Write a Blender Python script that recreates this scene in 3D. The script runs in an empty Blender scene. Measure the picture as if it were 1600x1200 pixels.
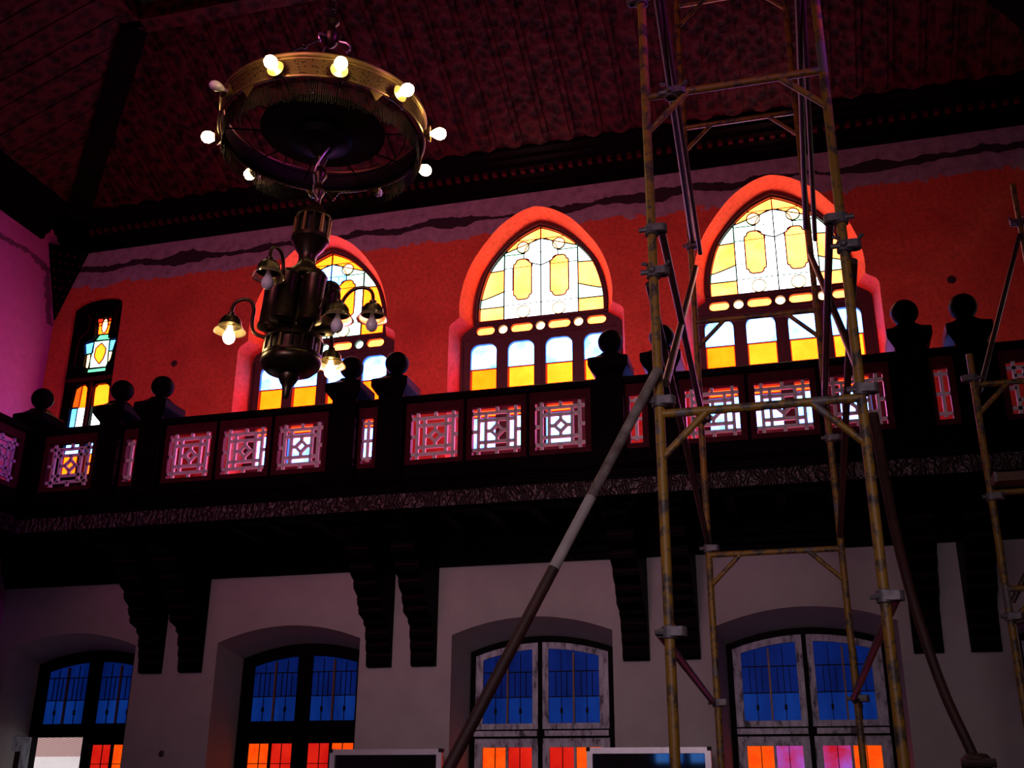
import bpy, math, random
from mathutils import Vector, Matrix, Quaternion
random.seed(7)
S = bpy.context.scene
COL = S.collection
PI = math.pi

# ------------------------------------------------------------------ camera
CAM_POS = Vector((8.419, -10.469, 1.6))
YAW, PITCH, ROLL, FPX = -0.2707, 0.3701, 0.0078, 1702.1
fw = Vector((math.sin(YAW)*math.cos(PITCH), math.cos(YAW)*math.cos(PITCH), math.sin(PITCH)))
rt = Vector((math.cos(YAW), -math.sin(YAW), 0))
up = rt.cross(fw)
r2 = rt*math.cos(ROLL) + up*math.sin(ROLL)
u2 = -rt*math.sin(ROLL) + up*math.cos(ROLL)
cd = bpy.data.cameras.new('camera')
cam = bpy.data.objects.new('camera', cd)
COL.objects.link(cam)
cd.sensor_width = 36.0
cd.lens = 36.0*FPX/1600.0
cd.clip_end = 200
M3 = Matrix((r2, u2, -fw)).transposed()
cam.matrix_world = Matrix.Translation(CAM_POS) @ M3.to_4x4()
S.camera = cam

# ------------------------------------------------------------------ world, lights, exposure
S.view_settings.view_transform = 'Standard'
S.view_settings.look = 'None'
S.view_settings.exposure = 0.0
S.view_settings.gamma = 1.0
S.view_settings.use_curve_mapping = False
w = bpy.data.worlds.new('world')
S.world = w
w.use_nodes = True
bg = w.node_tree.nodes['Background']
bg.inputs[0].default_value = (0.95, 0.97, 1.0, 1)
bg.inputs[1].default_value = 2.6

def area(name, loc, target, sx, sy, power, color, spread=180):
    l = bpy.data.lights.new(name, 'AREA')
    l.shape = 'RECTANGLE'
    l.size, l.size_y = sx, sy
    l.energy = power
    l.color = color
    l.spread = math.radians(spread)
    o = bpy.data.objects.new(name, l)
    COL.objects.link(o)
    o.location = loc
    d = Vector(target) - Vector(loc)
    o.rotation_euler = d.to_track_quat('-Z', 'Y').to_euler()
    return o
# added pink lamps before the solid back wall, lighting the upper window wall
for i, (x, tx, p_) in enumerate(((.9, 1.6, 8.5), (3.15, 3.9, 13), (5.76, 6.5, 14))):
    area('fill_light', (x, -13.05, 6.6), (tx, 0, 6.5), 1.7, 2.4, p_, (1.0, 0.20, 0.38), 44)
# added lamps on that wall, no opening behind them, for the lower plaster
for i, (x, tx, p_) in enumerate(((5.72, 4.6, 8.5), (8.32, 7.6, 9.5))):
    area('low_fill_light', (x, -13.05, 3.75), (tx, 0, 2.5), 1.4, 1.5, p_, (1.0, 0.72, 0.80), 44)
# added pink lamps before each arched window; deck bounce brightens the red wall
for x in (3.162, 5.762, 8.362):
    area('fill_light', (x, -.03, 5.35), (x, -.62, 4.46), 1.7, .7, 60, (1.0, 0.10, 0.20), 120)
# added violet lamp near the right-hand wall, tinting the left wall
area('fill_light', (11.8, -6.0, 6.5), (-.45, -1.9, 5.4), 1.4, 2.0, 9, (0.85, 0.06, 1.0), 24)

# ------------------------------------------------------------------ materials
MAT = {}
def newmat(name):
    m = bpy.data.materials.new(name)
    m.use_nodes = True
    nt = m.node_tree
    MAT[name] = m
    return m, nt, nt.nodes['Principled BSDF']

def ramp(nt, fac, stops):
    r = nt.nodes.new('ShaderNodeValToRGB')
    e = r.color_ramp.elements
    while len(e) < len(stops): e.new(0.5)
    for k, (p, c) in enumerate(stops):
        e[k].position = p
        e[k].color = (c[0], c[1], c[2], 1)
    nt.links.new(fac, r.inputs[0])
    return r.outputs[0]

def noise(nt, scale, detail=4, vec=None, rough=.55):
    n = nt.nodes.new('ShaderNodeTexNoise')
    n.inputs['Scale'].default_value = scale
    n.inputs['Detail'].default_value = detail
    n.inputs['Roughness'].default_value = rough
    if vec is not None: nt.links.new(vec, n.inputs['Vector'])
    return n.outputs['Fac']

def math_(nt, op, a, b=None, c=None):
    n = nt.nodes.new('ShaderNodeMath')
    n.operation = op
    for i, v in enumerate((a, b, c)):
        if v is None: continue
        if isinstance(v, (int, float)): n.inputs[i].default_value = v
        else: nt.links.new(v, n.inputs[i])
    return n.outputs[0]

def mixc(nt, fac, a, b):
    n = nt.nodes.new('ShaderNodeMix')
    n.data_type = 'RGBA'
    if isinstance(fac, (int, float)): n.inputs[0].default_value = fac
    else: nt.links.new(fac, n.inputs[0])
    for idx, v in ((6, a), (7, b)):
        if isinstance(v, tuple): n.inputs[idx].default_value = (v[0], v[1], v[2], 1)
        else: nt.links.new(v, n.inputs[idx])
    return n.outputs[2]

def pos(nt):
    return nt.nodes.new('ShaderNodeNewGeometry').outputs['Position']

def scaled(nt, vec, s):
    n = nt.nodes.new('ShaderNodeVectorMath')
    n.operation = 'MULTIPLY'
    nt.links.new(vec, n.inputs[0])
    n.inputs[1].default_value = s
    return n.outputs[0]

def bump(nt, bsdf, h, dist, strength=.6):
    b = nt.nodes.new('ShaderNodeBump')
    b.inputs['Distance'].default_value = dist
    b.inputs['Strength'].default_value = strength
    nt.links.new(h, b.inputs['Height'])
    nt.links.new(b.outputs[0], bsdf.inputs['Normal'])

def simple(name, c1, c2, scale=6, rough=.6, metallic=0, stretch=None, bmp=0, spec=.5):
    m, nt, b = newmat(name)
    v = pos(nt)
    if stretch: v = scaled(nt, v, stretch)
    n = noise(nt, scale, 5, v)
    nt.links.new(ramp(nt, n, [(.3, c1), (.7, c2)]), b.inputs['Base Color'])
    b.inputs['Roughness'].default_value = rough
    b.inputs['Metallic'].default_value = metallic
    b.inputs['Specular IOR Level'].default_value = spec
    if bmp: bump(nt, b, n, bmp)
    return m

simple('plaster', (.13, .12, .12), (.17, .155, .15), 3, .9, bmp=.004)
simple('plaster_white', (.15, .14, .14), (.18, .17, .17), 2, .9, bmp=.004)
simple('floor_stone', (.035, .028, .026), (.06, .05, .046), 3, .5)
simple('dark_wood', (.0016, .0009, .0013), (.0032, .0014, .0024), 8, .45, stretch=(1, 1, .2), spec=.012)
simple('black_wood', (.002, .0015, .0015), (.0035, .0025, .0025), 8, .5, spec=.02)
simple('maroon_wood', (.040, .005, .010), (.060, .008, .015), 10, .5, spec=.03)
simple('roll_wood', (.010, .004, .005), (.018, .007, .008), 10, .45, spec=.1)
simple('deck_bounce', (.42, .28, .28), (.52, .36, .36), 3, .8)
simple('window_wood', (.035, .010, .010), (.055, .015, .014), 10, .5)
simple('lattice_paint', (.56, .56, .58), (.66, .66, .68), 14, .6)
simple('lead', (.003, .003, .004), (.006, .005, .006), 10, .6, spec=.1)
simple('red_lead', (.16, .012, .02), (.24, .02, .03), 10, .5)
simple('steel', (.09, .09, .10), (.19, .18, .19), 30, .55, .5)
simple('aluminium', (.52, .53, .56), (.62, .63, .66), 20, .4, .4)
simple('dark_tube', (.035, .022, .02), (.07, .04, .032), 14, .45, .3)
simple('rope_steel', (.5, .45, .5), (.6, .55, .6), 10, .3, .8)
simple('bulb_white', (.62, .60, .66), (.7, .68, .72), 5, .15)
simple('gold_bar', (.10, .045, .010), (.15, .065, .016), 10, .5)
simple('dark_panel', (.005, .006, .008), (.008, .009, .012), 5, .04, spec=.8)
simple('black_iron', (.006, .005, .004), (.012, .010, .008), 12, .55, spec=.15)
simple('brass_dark', (.030, .022, .013), (.075, .052, .03), 22, .33, .85)
simple('pole_brown', (.020, .007, .006), (.048, .014, .012), 9, .6)
simple('pole_grey', (.26, .24, .23), (.34, .32, .30), 9, .6)
simple('pole_worn', (.05, .03, .025), (.24, .21, .20), 12, .6)
simple('outside_white', (.78, .78, .76), (.85, .85, .83), 3, .8)
simple('plank_wood', (.10, .06, .035), (.17, .10, .06), 6, .8, stretch=(.3, 2, 2))

def mk_front_wall():
    m, nt, b = newmat('wall_paint')
    p = pos(nt)
    sep = nt.nodes.new('ShaderNodeSeparateXYZ')
    nt.links.new(p, sep.inputs[0])
    z = sep.outputs[2]
    x = sep.outputs[0]
    n1 = noise(nt, 1.3, 3, p)
    n2 = noise(nt, 9, 6, p, .65)
    n3 = noise(nt, 3.5, 5, p)
    red = ramp(nt, n1, [(.3, (.60, .110, .052)), (.5, (.72, .135, .062)), (.72, (.54, .085, .046))])
    fine = ramp(nt, noise(nt, 22, 6, p, .75), [(.30, (.62, .62, .62)), (.55, (1, 1, 1)), (.75, (1.0, 1.08, 1.1))])
    mul = nt.nodes.new('ShaderNodeMix')
    mul.data_type, mul.blend_type = 'RGBA', 'MULTIPLY'
    mul.inputs[0].default_value = 1
    nt.links.new(red, mul.inputs[6])
    nt.links.new(fine, mul.inputs[7])
    red = mul.outputs[2]
    spots = math_(nt, 'GREATER_THAN', noise(nt, 5, 7, p, .7), .64)
    red = mixc(nt, math_(nt, 'MULTIPLY', spots, .35), red, (.30, .09, .06))
    grey = ramp(nt, n2, [(.28, (.19, .16, .18)), (.5, (.33, .29, .31)), (.72, (.42, .38, .40))])
    low = ramp(nt, n3, [(.3, (.34, .32, .32)), (.7, (.39, .37, .365))])
    # ragged line where the red paint stops below the ceiling
    edge = math_(nt, 'ADD', z, math_(nt, 'MULTIPLY_ADD', n2, .26, -.13))
    edge = math_(nt, 'ADD', edge, math_(nt, 'MULTIPLY_ADD', n1, .30, -.15))
    geo = nt.nodes.new('ShaderNodeNewGeometry')
    sn = nt.nodes.new('ShaderNodeSeparateXYZ')
    nt.links.new(geo.outputs['True Normal'], sn.inputs[0])
    face = math_(nt, 'GREATER_THAN', math_(nt, 'ABSOLUTE', sn.outputs[1]), .97)
    top = math_(nt, 'MULTIPLY', math_(nt, 'GREATER_THAN', edge, 7.66), face)
    col = mixc(nt, top, red, grey)
    # long dark crack in the bare plaster
    wob = math_(nt, 'MULTIPLY_ADD', n1, .30, -.15)
    wob = math_(nt, 'ADD', wob, math_(nt, 'MULTIPLY_ADD', n2, .07, -.035))
    dz = math_(nt, 'ABSOLUTE', math_(nt, 'SUBTRACT', math_(nt, 'ADD', z, wob), 7.89))
    vv = scaled(nt, p, (.75, 0, 0))
    wid = math_(nt, 'MULTIPLY_ADD', noise(nt, 1.6, 3, vv), .27, -.088)
    crack = math_(nt, 'MULTIPLY', math_(nt, 'LESS_THAN', dz, wid), face)
    col = mixc(nt, math_(nt, 'MULTIPLY', crack, .95), col, (.02, .012, .016))
    lowm = math_(nt, 'LESS_THAN', z, 4.3)
    col = mixc(nt, lowm, col, low)
    nt.links.new(col, b.inputs['Base Color'])
    b.inputs['Roughness'].default_value = .9
    b.inputs['Specular IOR Level'].default_value = .2
    h = math_(nt, 'ADD', math_(nt, 'MULTIPLY', n2, .3), math_(nt, 'MULTIPLY', crack, -1.0))
    bump(nt, b, h, .012, .5)
mk_front_wall()

def mk_left_wall():
    m, nt, b = newmat('wall_left_light_tint')
    p = pos(nt)
    sep = nt.nodes.new('ShaderNodeSeparateXYZ')
    nt.links.new(p, sep.inputs[0])
    z = sep.outputs[2]
    n1 = noise(nt, 1.1, 3, p)
    n2 = noise(nt, 9, 6, p, .65)
    col = ramp(nt, n2, [(.3, (.44, .12, .36)), (.7, (.52, .155, .43))])  # violet light on white plaster put into the base colour
    wob = math_(nt, 'MULTIPLY_ADD', n1, .3, -.15)
    wob = math_(nt, 'ADD', wob, math_(nt, 'MULTIPLY_ADD', n2, .08, -.04))
    dz = math_(nt, 'ABSOLUTE', math_(nt, 'SUBTRACT', math_(nt, 'ADD', z, wob), 7.84))
    crack = math_(nt, 'LESS_THAN', dz, math_(nt, 'MULTIPLY_ADD', n2, .18, -.05))
    col = mixc(nt, math_(nt, 'MULTIPLY', crack, .8), col, (.06, .03, .05))
    # the same scar runs down beside the corner bracket
    y = sep.outputs[1]
    dy = math_(nt, 'ABSOLUTE', math_(nt, 'ADD', math_(nt, 'ADD', y, wob),
               math_(nt, 'MULTIPLY_ADD', math_(nt, 'SUBTRACT', z, 7.2), .36, .06)))
    c2 = math_(nt, 'LESS_THAN', dy, math_(nt, 'MULTIPLY_ADD', n2, .14, -.02))
    c2 = math_(nt, 'MULTIPLY', c2, math_(nt, 'GREATER_THAN', z, 7.15))
    c2 = math_(nt, 'MULTIPLY', c2, math_(nt, 'LESS_THAN', z, 7.85))
    col = mixc(nt, math_(nt, 'MULTIPLY', c2, .8), col, (.06, .03, .05))
    nt.links.new(col, b.inputs['Base Color'])
    b.inputs['Roughness'].default_value = .9
    bump(nt, b, math_(nt, 'SUBTRACT', n2, crack), .01, .4)
mk_left_wall()

def mk_ceiling():
    m, nt, b = newmat('ceiling_wood')
    p = pos(nt)
    v = nt.nodes.new('ShaderNodeTexVoronoi')
    v.inputs['Scale'].default_value = 9
    nt.links.new(p, v.inputs['Vector'])
    n = noise(nt, 14, 5, p, .65)
    f = math_(nt, 'ADD', math_(nt, 'MULTIPLY', v.outputs['Distance'], .8), math_(nt, 'MULTIPLY', n, .6))
    c = ramp(nt, f, [(.35, (.004, .0012, .0012)), (.6, (.016, .002, .002)), (.85, (.048, .006, .006))])
    nt.links.new(c, b.inputs['Base Color'])
    b.inputs['Roughness'].default_value = .6
    b.inputs['Specular IOR Level'].default_value = .1
    bump(nt, b, f, .03, .8)
mk_ceiling()

def mk_frieze():
    m, nt, b = newmat('carved_frieze')
    p = pos(nt)
    mp = scaled(nt, p, (1, 1, 1))
    wv = nt.nodes.new('ShaderNodeTexWave')
    wv.inputs['Scale'].default_value = 5.5
    wv.inputs['Distortion'].default_value = 16
    wv.inputs['Detail'].default_value = 3
    nt.links.new(mp, wv.inputs['Vector'])
    n = noise(nt, 26, 3, p)
    f = math_(nt, 'ADD', math_(nt, 'MULTIPLY', wv.outputs['Fac'], .6), math_(nt, 'MULTIPLY', n, .5))
    c = ramp(nt, f, [(.35, (.0025, .0012, .0012)), (.9, (.024, .009, .010))])
    nt.links.new(c, b.inputs['Base Color'])
    b.inputs['Roughness'].default_value = .4
    bump(nt, b, f, .02, 1)
mk_frieze()

def mk_scaffold():
    m, nt, b = newmat('scaffold_paint')
    p = pos(nt)
    n = noise(nt, 13, 6, p, .7)
    n2 = noise(nt, 3, 3, p)
    c = ramp(nt, n, [(.0, (.21, .125, .014)), (.49, (.26, .145, .012)), (.55, (.10, .07, .035)), (.63, (.03, .026, .024))])
    c = mixc(nt, math_(nt, 'GREATER_THAN', n2, .63), c, (.12, .11, .11))
    nt.links.new(c, b.inputs['Base Color'])
    b.inputs['Roughness'].default_value = .5
    bump(nt, b, n, .003, .5)
mk_scaffold()

def mk_brass():
    m, nt, b = newmat('brass')
    p = pos(nt)
    v = nt.nodes.new('ShaderNodeTexVoronoi')
    v.inputs['Scale'].default_value = 55
    nt.links.new(p, v.inputs['Vector'])
    hole = math_(nt, 'LESS_THAN', v.outputs['Distance'], .30)
    c = mixc(nt, hole, (.17, .115, .038), (.012, .009, .005))
    nt.links.new(c, b.inputs['Base Color'])
    b.inputs['Metallic'].default_value = .75
    b.inputs['Roughness'].default_value = .42
    simple('brass_plain', (.22, .15, .05), (.30, .20, .07), 12, .36, .8)
mk_brass()

def mk_worn():
    m, nt, b = newmat('worn_paint')
    p = pos(nt)
    n = noise(nt, 16, 7, scaled(nt, p, (1, 1, .35)), .72)
    c = ramp(nt, n, [(.38, (.05, .05, .065)), (.46, (.30, .31, .37)), (.60, (.46, .48, .56))])
    nt.links.new(c, b.inputs['Base Color'])
    b.inputs['Roughness'].default_value = .7
mk_worn()

def pane(name, c1, c2, strength, scale=4, stretch=(1, 1, 1), base=(.004, .004, .004)):
    m, nt, b = newmat(name)
    p = scaled(nt, pos(nt), stretch)
    n = noise(nt, scale, 4, p)
    c = ramp(nt, n, [(.3, c1), (.7, c2)])
    b.inputs['Base Color'].default_value = (*base, 1)
    b.inputs['Roughness'].default_value = .45
    b.inputs['Specular IOR Level'].default_value = .03
    nt.links.new(c, b.inputs['Emission Color'])
    b.inputs['Emission Strength'].default_value = strength
    return m
pane('glass_yellow', (1.0, .048, .0012), (1.0, .070, .003), 14)
pane('glass_amber', (1.0, .034, .0004), (1.0, .047, .0009), 14, 6)
pane('glass_gold', (1.0, .085, .012), (1.0, .15, .035), 14)
pane('glass_teal', (.40, .95, .60), (.75, 1.0, .85), 3.0)
pane('glass_pale', (.75, .95, 1.0), (1.0, 1.0, 1.0), 6.0)
pane('glass_cream', (1.0, .40, .12), (1.0, .55, .25), 7)
pane('glass_blue', (.030, .17, 1.0), (.11, .28, 1.0), 17.0, 5)
pane('glass_sky', (.03, .22, 1.0), (.10, .36, 1.0), 5.0, 5)
pane('glass_green', (.10, .80, .40), (.30, .95, .60), 1.5)
pane('red_glass_and_bloom', (.9, .02, .01), (1.0, .05, .01), 1.2)
pane('glass_orange', (1.0, .10, .005), (1.0, .17, .01), 1.0, 9)
pane('door_blue', (.0006, .006, .065), (.0015, .013, .125), .9, 3, (1.5, 1, .5))
pane('door_blue_bright', (.001, .013, .11), (.003, .027, .19), 1.0, 3, (1.5, 1, .5))
pane('door_red', (.62, .006, .004), (.85, .02, .008), .9, 4)
pane('door_orange', (1.0, .06, .002), (1.0, .11, .004), 1.0, 12)
pane('door_violet', (.55, .01, .03), (.38, .12, .75), .9, 3.5)
pane('bulb_lit', (1.0, .66, .28), (1.0, .70, .33), 48)

def mk_clear(name, col, alpha):
    m, nt, b = newmat(name)
    b.inputs['Base Color'].default_value = (*col, 1)
    b.inputs['Transmission Weight'].default_value = alpha
    b.inputs['Roughness'].default_value = .12
    b.inputs['IOR'].default_value = 1.3
mk_clear('shade_glass', (.85, .75, .45), .9)

def mk_fringe():
    m, nt, b = newmat('bead_fringe')
    n = noise(nt, 40, 3, scaled(nt, pos(nt), (1, 1, .2)))
    nt.links.new(ramp(nt, n, [(.3, (.004, .0035, .001)), (.7, (.012, .010, .003))]), b.inputs['Base Color'])
    b.inputs['Roughness'].default_value = .6
    b.inputs['Specular IOR Level'].default_value = .08
mk_fringe()

def mk_soffit():
    m, nt, b = newmat('striped_soffit')
    wv = nt.nodes.new('ShaderNodeTexWave')
    wv.inputs['Scale'].default_value = 2.6
    wv.bands_direction = 'X'
    nt.links.new(pos(nt), wv.inputs['Vector'])
    nt.links.new(ramp(nt, wv.outputs['Fac'], [(.35, (.30, .08, .08)), (.6, (.62, .44, .40))]), b.inputs['Base Color'])
mk_soffit()

# ------------------------------------------------------------------ mesh helpers (world coordinates)
class MB:
    def __init__(self):
        self.v, self.f, self.m, self.mats = [], [], [], []
    def mi(self, mat):
        if mat not in self.mats: self.mats.append(mat)
        return self.mats.index(mat)
    def poly(self, pts, mat):
        b = len(self.v)
        self.v += [tuple(p) for p in pts]
        self.f.append(tuple(range(b, b+len(pts))))
        self.m.append(self.mi(mat))
    def faces(self, vs, fs, mat):
        b = len(self.v)
        self.v += [tuple(p) for p in vs]
        k = self.mi(mat)
        for f in fs:
            self.f.append(tuple(b+i for i in f))
            self.m.append(k)
        return self
    def box(self, x0, x1, y0, y1, z0, z1, mat):
        vs = [(x, y, z) for z in (z0, z1) for y in (y0, y1) for x in (x0, x1)]
        return self.faces(vs, [(0, 2, 3, 1), (4, 5, 7, 6), (0, 1, 5, 4), (2, 6, 7, 3), (0, 4, 6, 2), (1, 3, 7, 5)], mat)
    def tube(self, pts, r, mat, n=10, caps=True):
        pts = [Vector(p) for p in pts]
        rs = r if isinstance(r, (list, tuple)) else [r]*len(pts)
        vs, fs = [], []
        ref = None
        for i, p in enumerate(pts):
            if i == 0: d = pts[1]-p
            elif i == len(pts)-1: d = p-pts[i-1]
            else: d = (pts[i+1]-p).normalized() + (p-pts[i-1]).normalized()
            d.normalize()
            if ref is None:
                ref = Vector((0, 0, 1)) if abs(d.z) < .9 else Vector((1, 0, 0))
                a = d.cross(ref).normalized()
            else:
                a = (a - d*a.dot(d)).normalized()
            c = d.cross(a)
            for k in range(n):
                t = 2*PI*k/n
                vs.append(p + (a*math.cos(t) + c*math.sin(t))*rs[i])
        for i in range(len(pts)-1):
            for k in range(n):
                k2 = (k+1) % n
                fs.append((i*n+k, i*n+k2, (i+1)*n+k2, (i+1)*n+k))
        if caps:
            fs.append(tuple(range(n-1, -1, -1)))
            fs.append(tuple((len(pts)-1)*n+k for k in range(n)))
        return self.faces(vs, fs, mat)
    def lathe(self, base, prof, mat, n=24, axis=None, closed=False):
        """prof: list of (r, h) along axis from base"""
        base = Vector(base)
        ax = Vector(axis or (0, 0, 1)).normalized()
        ref = Vector((1, 0, 0)) if abs(ax.x) < .9 else Vector((0, 1, 0))
        a = ax.cross(ref).normalized()
        c = ax.cross(a)
        vs, fs = [], []
        for r, h in prof:
            for k in range(n):
                t = 2*PI*k/n
                vs.append(base + ax*h + (a*math.cos(t) + c*math.sin(t))*max(r, 1e-4))
        for i in range(len(prof)-1):
            for k in range(n):
                k2 = (k+1) % n
                fs.append((i*n+k, i*n+k2, (i+1)*n+k2, (i+1)*n+k))
        if closed:
            i = len(prof)-1
            for k in range(n):
                k2 = (k+1) % n
                fs.append((i*n+k, i*n+k2, k2, k))
        return self.faces(vs, fs, mat)
    def ball(self, c, r, mat, n=20, sz=1.0):
        prof = [(r*math.sin(PI*i/12), -r*sz*math.cos(PI*i/12)) for i in range(13)]
        return self.lathe(c, prof, mat, n)
    def torus(self, c, R, r, mat, n=48, m=8, axis=None):
        prof = [(R + r*math.cos(2*PI*i/m), r*math.sin(2*PI*i/m)) for i in range(m)]
        return self.lathe(c, prof, mat, n, axis, closed=True)
    def prism(self, prof, axis, a0, a1, mat):
        """prof: 2D points; axis 'x': (y,z), axis 'y': (x,z)"""
        def P(p, a): return (a, p[0], p[1]) if axis == 'x' else (p[0], a, p[1])
        n = len(prof)
        vs = [P(p, a0) for p in prof] + [P(p, a1) for p in prof]
        fs = [tuple(range(n)), tuple(range(2*n-1, n-1, -1))]
        for i in range(n):
            j = (i+1) % n
            fs.append((i, i+n, j+n, j))
        return self.faces(vs, fs, mat)
    def bar(self, p, q, wdt, y0, y1, mat):
        """flat bar in an x-z plane from p to q (x,z), given width, between y0 and y1"""
        p, q = Vector(p), Vector(q)
        d = (q-p).normalized()
        n = Vector((-d.y, d.x))*wdt/2
        return self.prism([p+n, p-n, q-n, q+n], 'y', y0, y1, mat)
    def ringflat(self, pts, wdt, y0, y1, mat):
        n = len(pts)
        for i in range(n): self.bar(pts[i], pts[(i+1) % n], wdt, y0, y1, mat)
        return self

def mesh_obj(name, mb, parent=None, smooth=False, org=None):
    o_ = Vector((0, 0, 0)) if org is None else Vector(org)
    if parent is not None:
        rp = parent
        while rp.parent is not None: rp = rp.parent
        o_ = Vector(rp.location)
    me = bpy.data.meshes.new(name)
    me.from_pydata([tuple(Vector(v)-o_) for v in mb.v], [], mb.f)
    for k in mb.mats: me.materials.append(MAT[k])
    me.polygons.foreach_set('material_index', mb.m)
    if smooth:
        me.polygons.foreach_set('use_smooth', [True]*len(me.polygons))
        try: me.set_sharp_from_angle(angle=math.radians(42))
        except Exception: pass
    me.update()
    import bmesh
    bm = bmesh.new()
    bm.from_mesh(me)
    bmesh.ops.recalc_face_normals(bm, faces=bm.faces)
    bm.to_mesh(me)
    bm.free()
    o = bpy.data.objects.new(name, me)
    COL.objects.link(o)
    if parent is not None: o.parent = parent
    elif org is not None: o.location = o_
    return o

def tag(o, label=None, cat=None, group=None, kind=None):
    if label: o['label'] = label
    if cat: o['category'] = cat
    if group: o['group'] = group
    if kind: o['kind'] = kind
    return o

def thing(name, loc, label, cat, group=None, kind=None):
    o = bpy.data.objects.new(name, None)
    o.empty_display_size = .1
    COL.objects.link(o)
    o.location = loc
    return tag(o, label, cat, group, kind)

def copy_tree(o, parent=None, dx=None):
    c = o.copy()
    COL.objects.link(c)
    if parent is not None: c.parent = parent
    for ch in list(o.children): copy_tree(ch, c)
    return c

def fill2d(loops):
    """flat triangulated region (x,z) with holes -> verts2d, faces"""
    cu = bpy.data.curves.new('fill', 'CURVE')
    cu.dimensions = '2D'
    cu.fill_mode = 'BOTH'
    for lp in loops:
        s = cu.splines.new('POLY')
        s.points.add(len(lp)-1)
        for i, p in enumerate(lp): s.points[i].co = (p[0], p[1], 0, 1)
        s.use_cyclic_u = True
    ob = bpy.data.objects.new('fill', cu)
    COL.objects.link(ob)
    me = bpy.data.meshes.new_from_object(ob)
    vs = [(v.co.x, v.co.y) for v in me.vertices]
    fs = [tuple(p.vertices) for p in me.polygons]
    bpy.data.objects.remove(ob)
    bpy.data.curves.remove(cu)
    bpy.data.meshes.remove(me)
    return vs, fs

def slab(mb, loops, y0, y1, mat):
    """plate in x-z plane with holes, thickness y0..y1"""
    vs, fs = fill2d(loops)
    mb.faces([(x, y0, z) for x, z in vs], fs, mat)
    mb.faces([(x, y1, z) for x, z in vs], fs, mat)
    for lp in loops:
        n = len(lp)
        mb.faces([(x, y0, z) for x, z in lp] + [(x, y1, z) for x, z in lp],
                 [(i, (i+1) % n, (i+1) % n+n, i+n) for i in range(n)], mat)
    return mb

def clip(poly, hull):
    """clip polygon to convex hull (both x,z lists); hull counter-clockwise"""
    out = list(poly)
    n = len(hull)
    for i in range(n):
        a, b = hull[i], hull[(i+1) % n]
        def side(p): return (b[0]-a[0])*(p[1]-a[1]) - (b[1]-a[1])*(p[0]-a[0])
        src, out = out, []
        for j in range(len(src)):
            p, q = src[j], src[(j+1) % len(src)]
            sp, sq = side(p), side(q)
            if sp >= 0: out.append(p)
            if (sp >= 0) != (sq >= 0):
                t = sp/(sp-sq)
                out.append((p[0]+t*(q[0]-p[0]), p[1]+t*(q[1]-p[1])))
        if not out: return []
    return out

def circ(cx, cz, r, n=20): return [(cx+r*math.cos(2*PI*i/n), cz+r*math.sin(2*PI*i/n)) for i in range(n)]
def rect(x0, x1, z0, z1): return [(x0, z0), (x1, z0), (x1, z1), (x0, z1)]
def stadium(cx, cz, hw, hh, n=8):
    p = [(cx+hw-hh+hh*math.cos(t), cz+hh*math.sin(t)) for t in [-PI/2+PI*i/n for i in range(n+1)]]
    return p + [(cx-hw+hh+hh*math.cos(t), cz+hh*math.sin(t)) for t in [PI/2+PI*i/n for i in range(n+1)]]
def archrect(x0, x1, z0, z1, r, n=5):
    p = [(x0, z0), (x1, z0)]
    p += [(x1-r+r*math.cos(t), z1-r+r*math.sin(t)) for t in [PI/2*i/n for i in range(n+1)]]
    p += [(x0+r+r*math.cos(t), z1-r+r*math.sin(t)) for t in [PI/2+PI/2*i/n for i in range(n+1)]]
    return p
def smooth_poly(pts, sub=4):
    """open Catmull-Rom through pts"""
    out = []
    n = len(pts)
    for i in range(n-1):
        p0, p1, p2, p3 = pts[max(i-1, 0)], pts[i], pts[i+1], pts[min(i+2, n-1)]
        for k in range(sub):
            t = k/sub
            out.append(tuple(.5*((2*p1[j]) + (-p0[j]+p2[j])*t + (2*p0[j]-5*p1[j]+4*p2[j]-p3[j])*t*t + (-p0[j]+3*p1[j]-3*p2[j]+p3[j])*t**3) for j in range(len(p1))))
    out.append(tuple(pts[-1]))
    return out

# ------------------------------------------------------------------ layout
X0, X1, YB, ZT = -.45, 11.97, -13.2, 8.14      # room: left wall, right wall, back wall, top of wall
BAY = 2.6
WIN_C = [5.762 + BAY*k for k in (-1, 0, 1)]     # the three large windows
NICHE = [-.2876 + BAY*k for k in range(5)]      # left edge of the five door niches
NW = 1.618
DECK = 4.46

# opening of a large window, relative to its centre
half_out = [(.98, DECK), (.98, 6.56), (.955, 6.60), (.86, 6.665)]
arch_r = smooth_poly([(.86, 6.70), (.865, 6.85), (.825, 7.08), (.735, 7.32), (.60, 7.53), (.42, 7.745), (.22, 7.885), (.08, 7.94), (0, 7.955)], 3)
right = half_out + arch_r
OPEN_BIG = right + [(-x, z) for x, z in reversed(right[:-1])]
arch_in = smooth_poly([(.765, 6.70), (.766, 6.86), (.735, 7.08), (.655, 7.315), (.522, 7.515), (.350, 7.705), (.18, 7.835), (.07, 7.885), (0, 7.90)], 3)
right_in = [(.915, DECK), (.915, 6.545), (.885, 6.585), (.765, 6.665)] + arch_in
OPEN_IN = right_in + [(-x, z) for x, z in reversed(right_in[:-1])]
garch = smooth_poly([(.715, 6.715), (.712, 6.90), (.680, 7.09), (.600, 7.33), (.455, 7.53), (.275, 7.70), (.13, 7.785), (0, 7.838)], 3)
GLASS_BIG = garch + [(-x, z) for x, z in reversed(garch[:-1])]
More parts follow.
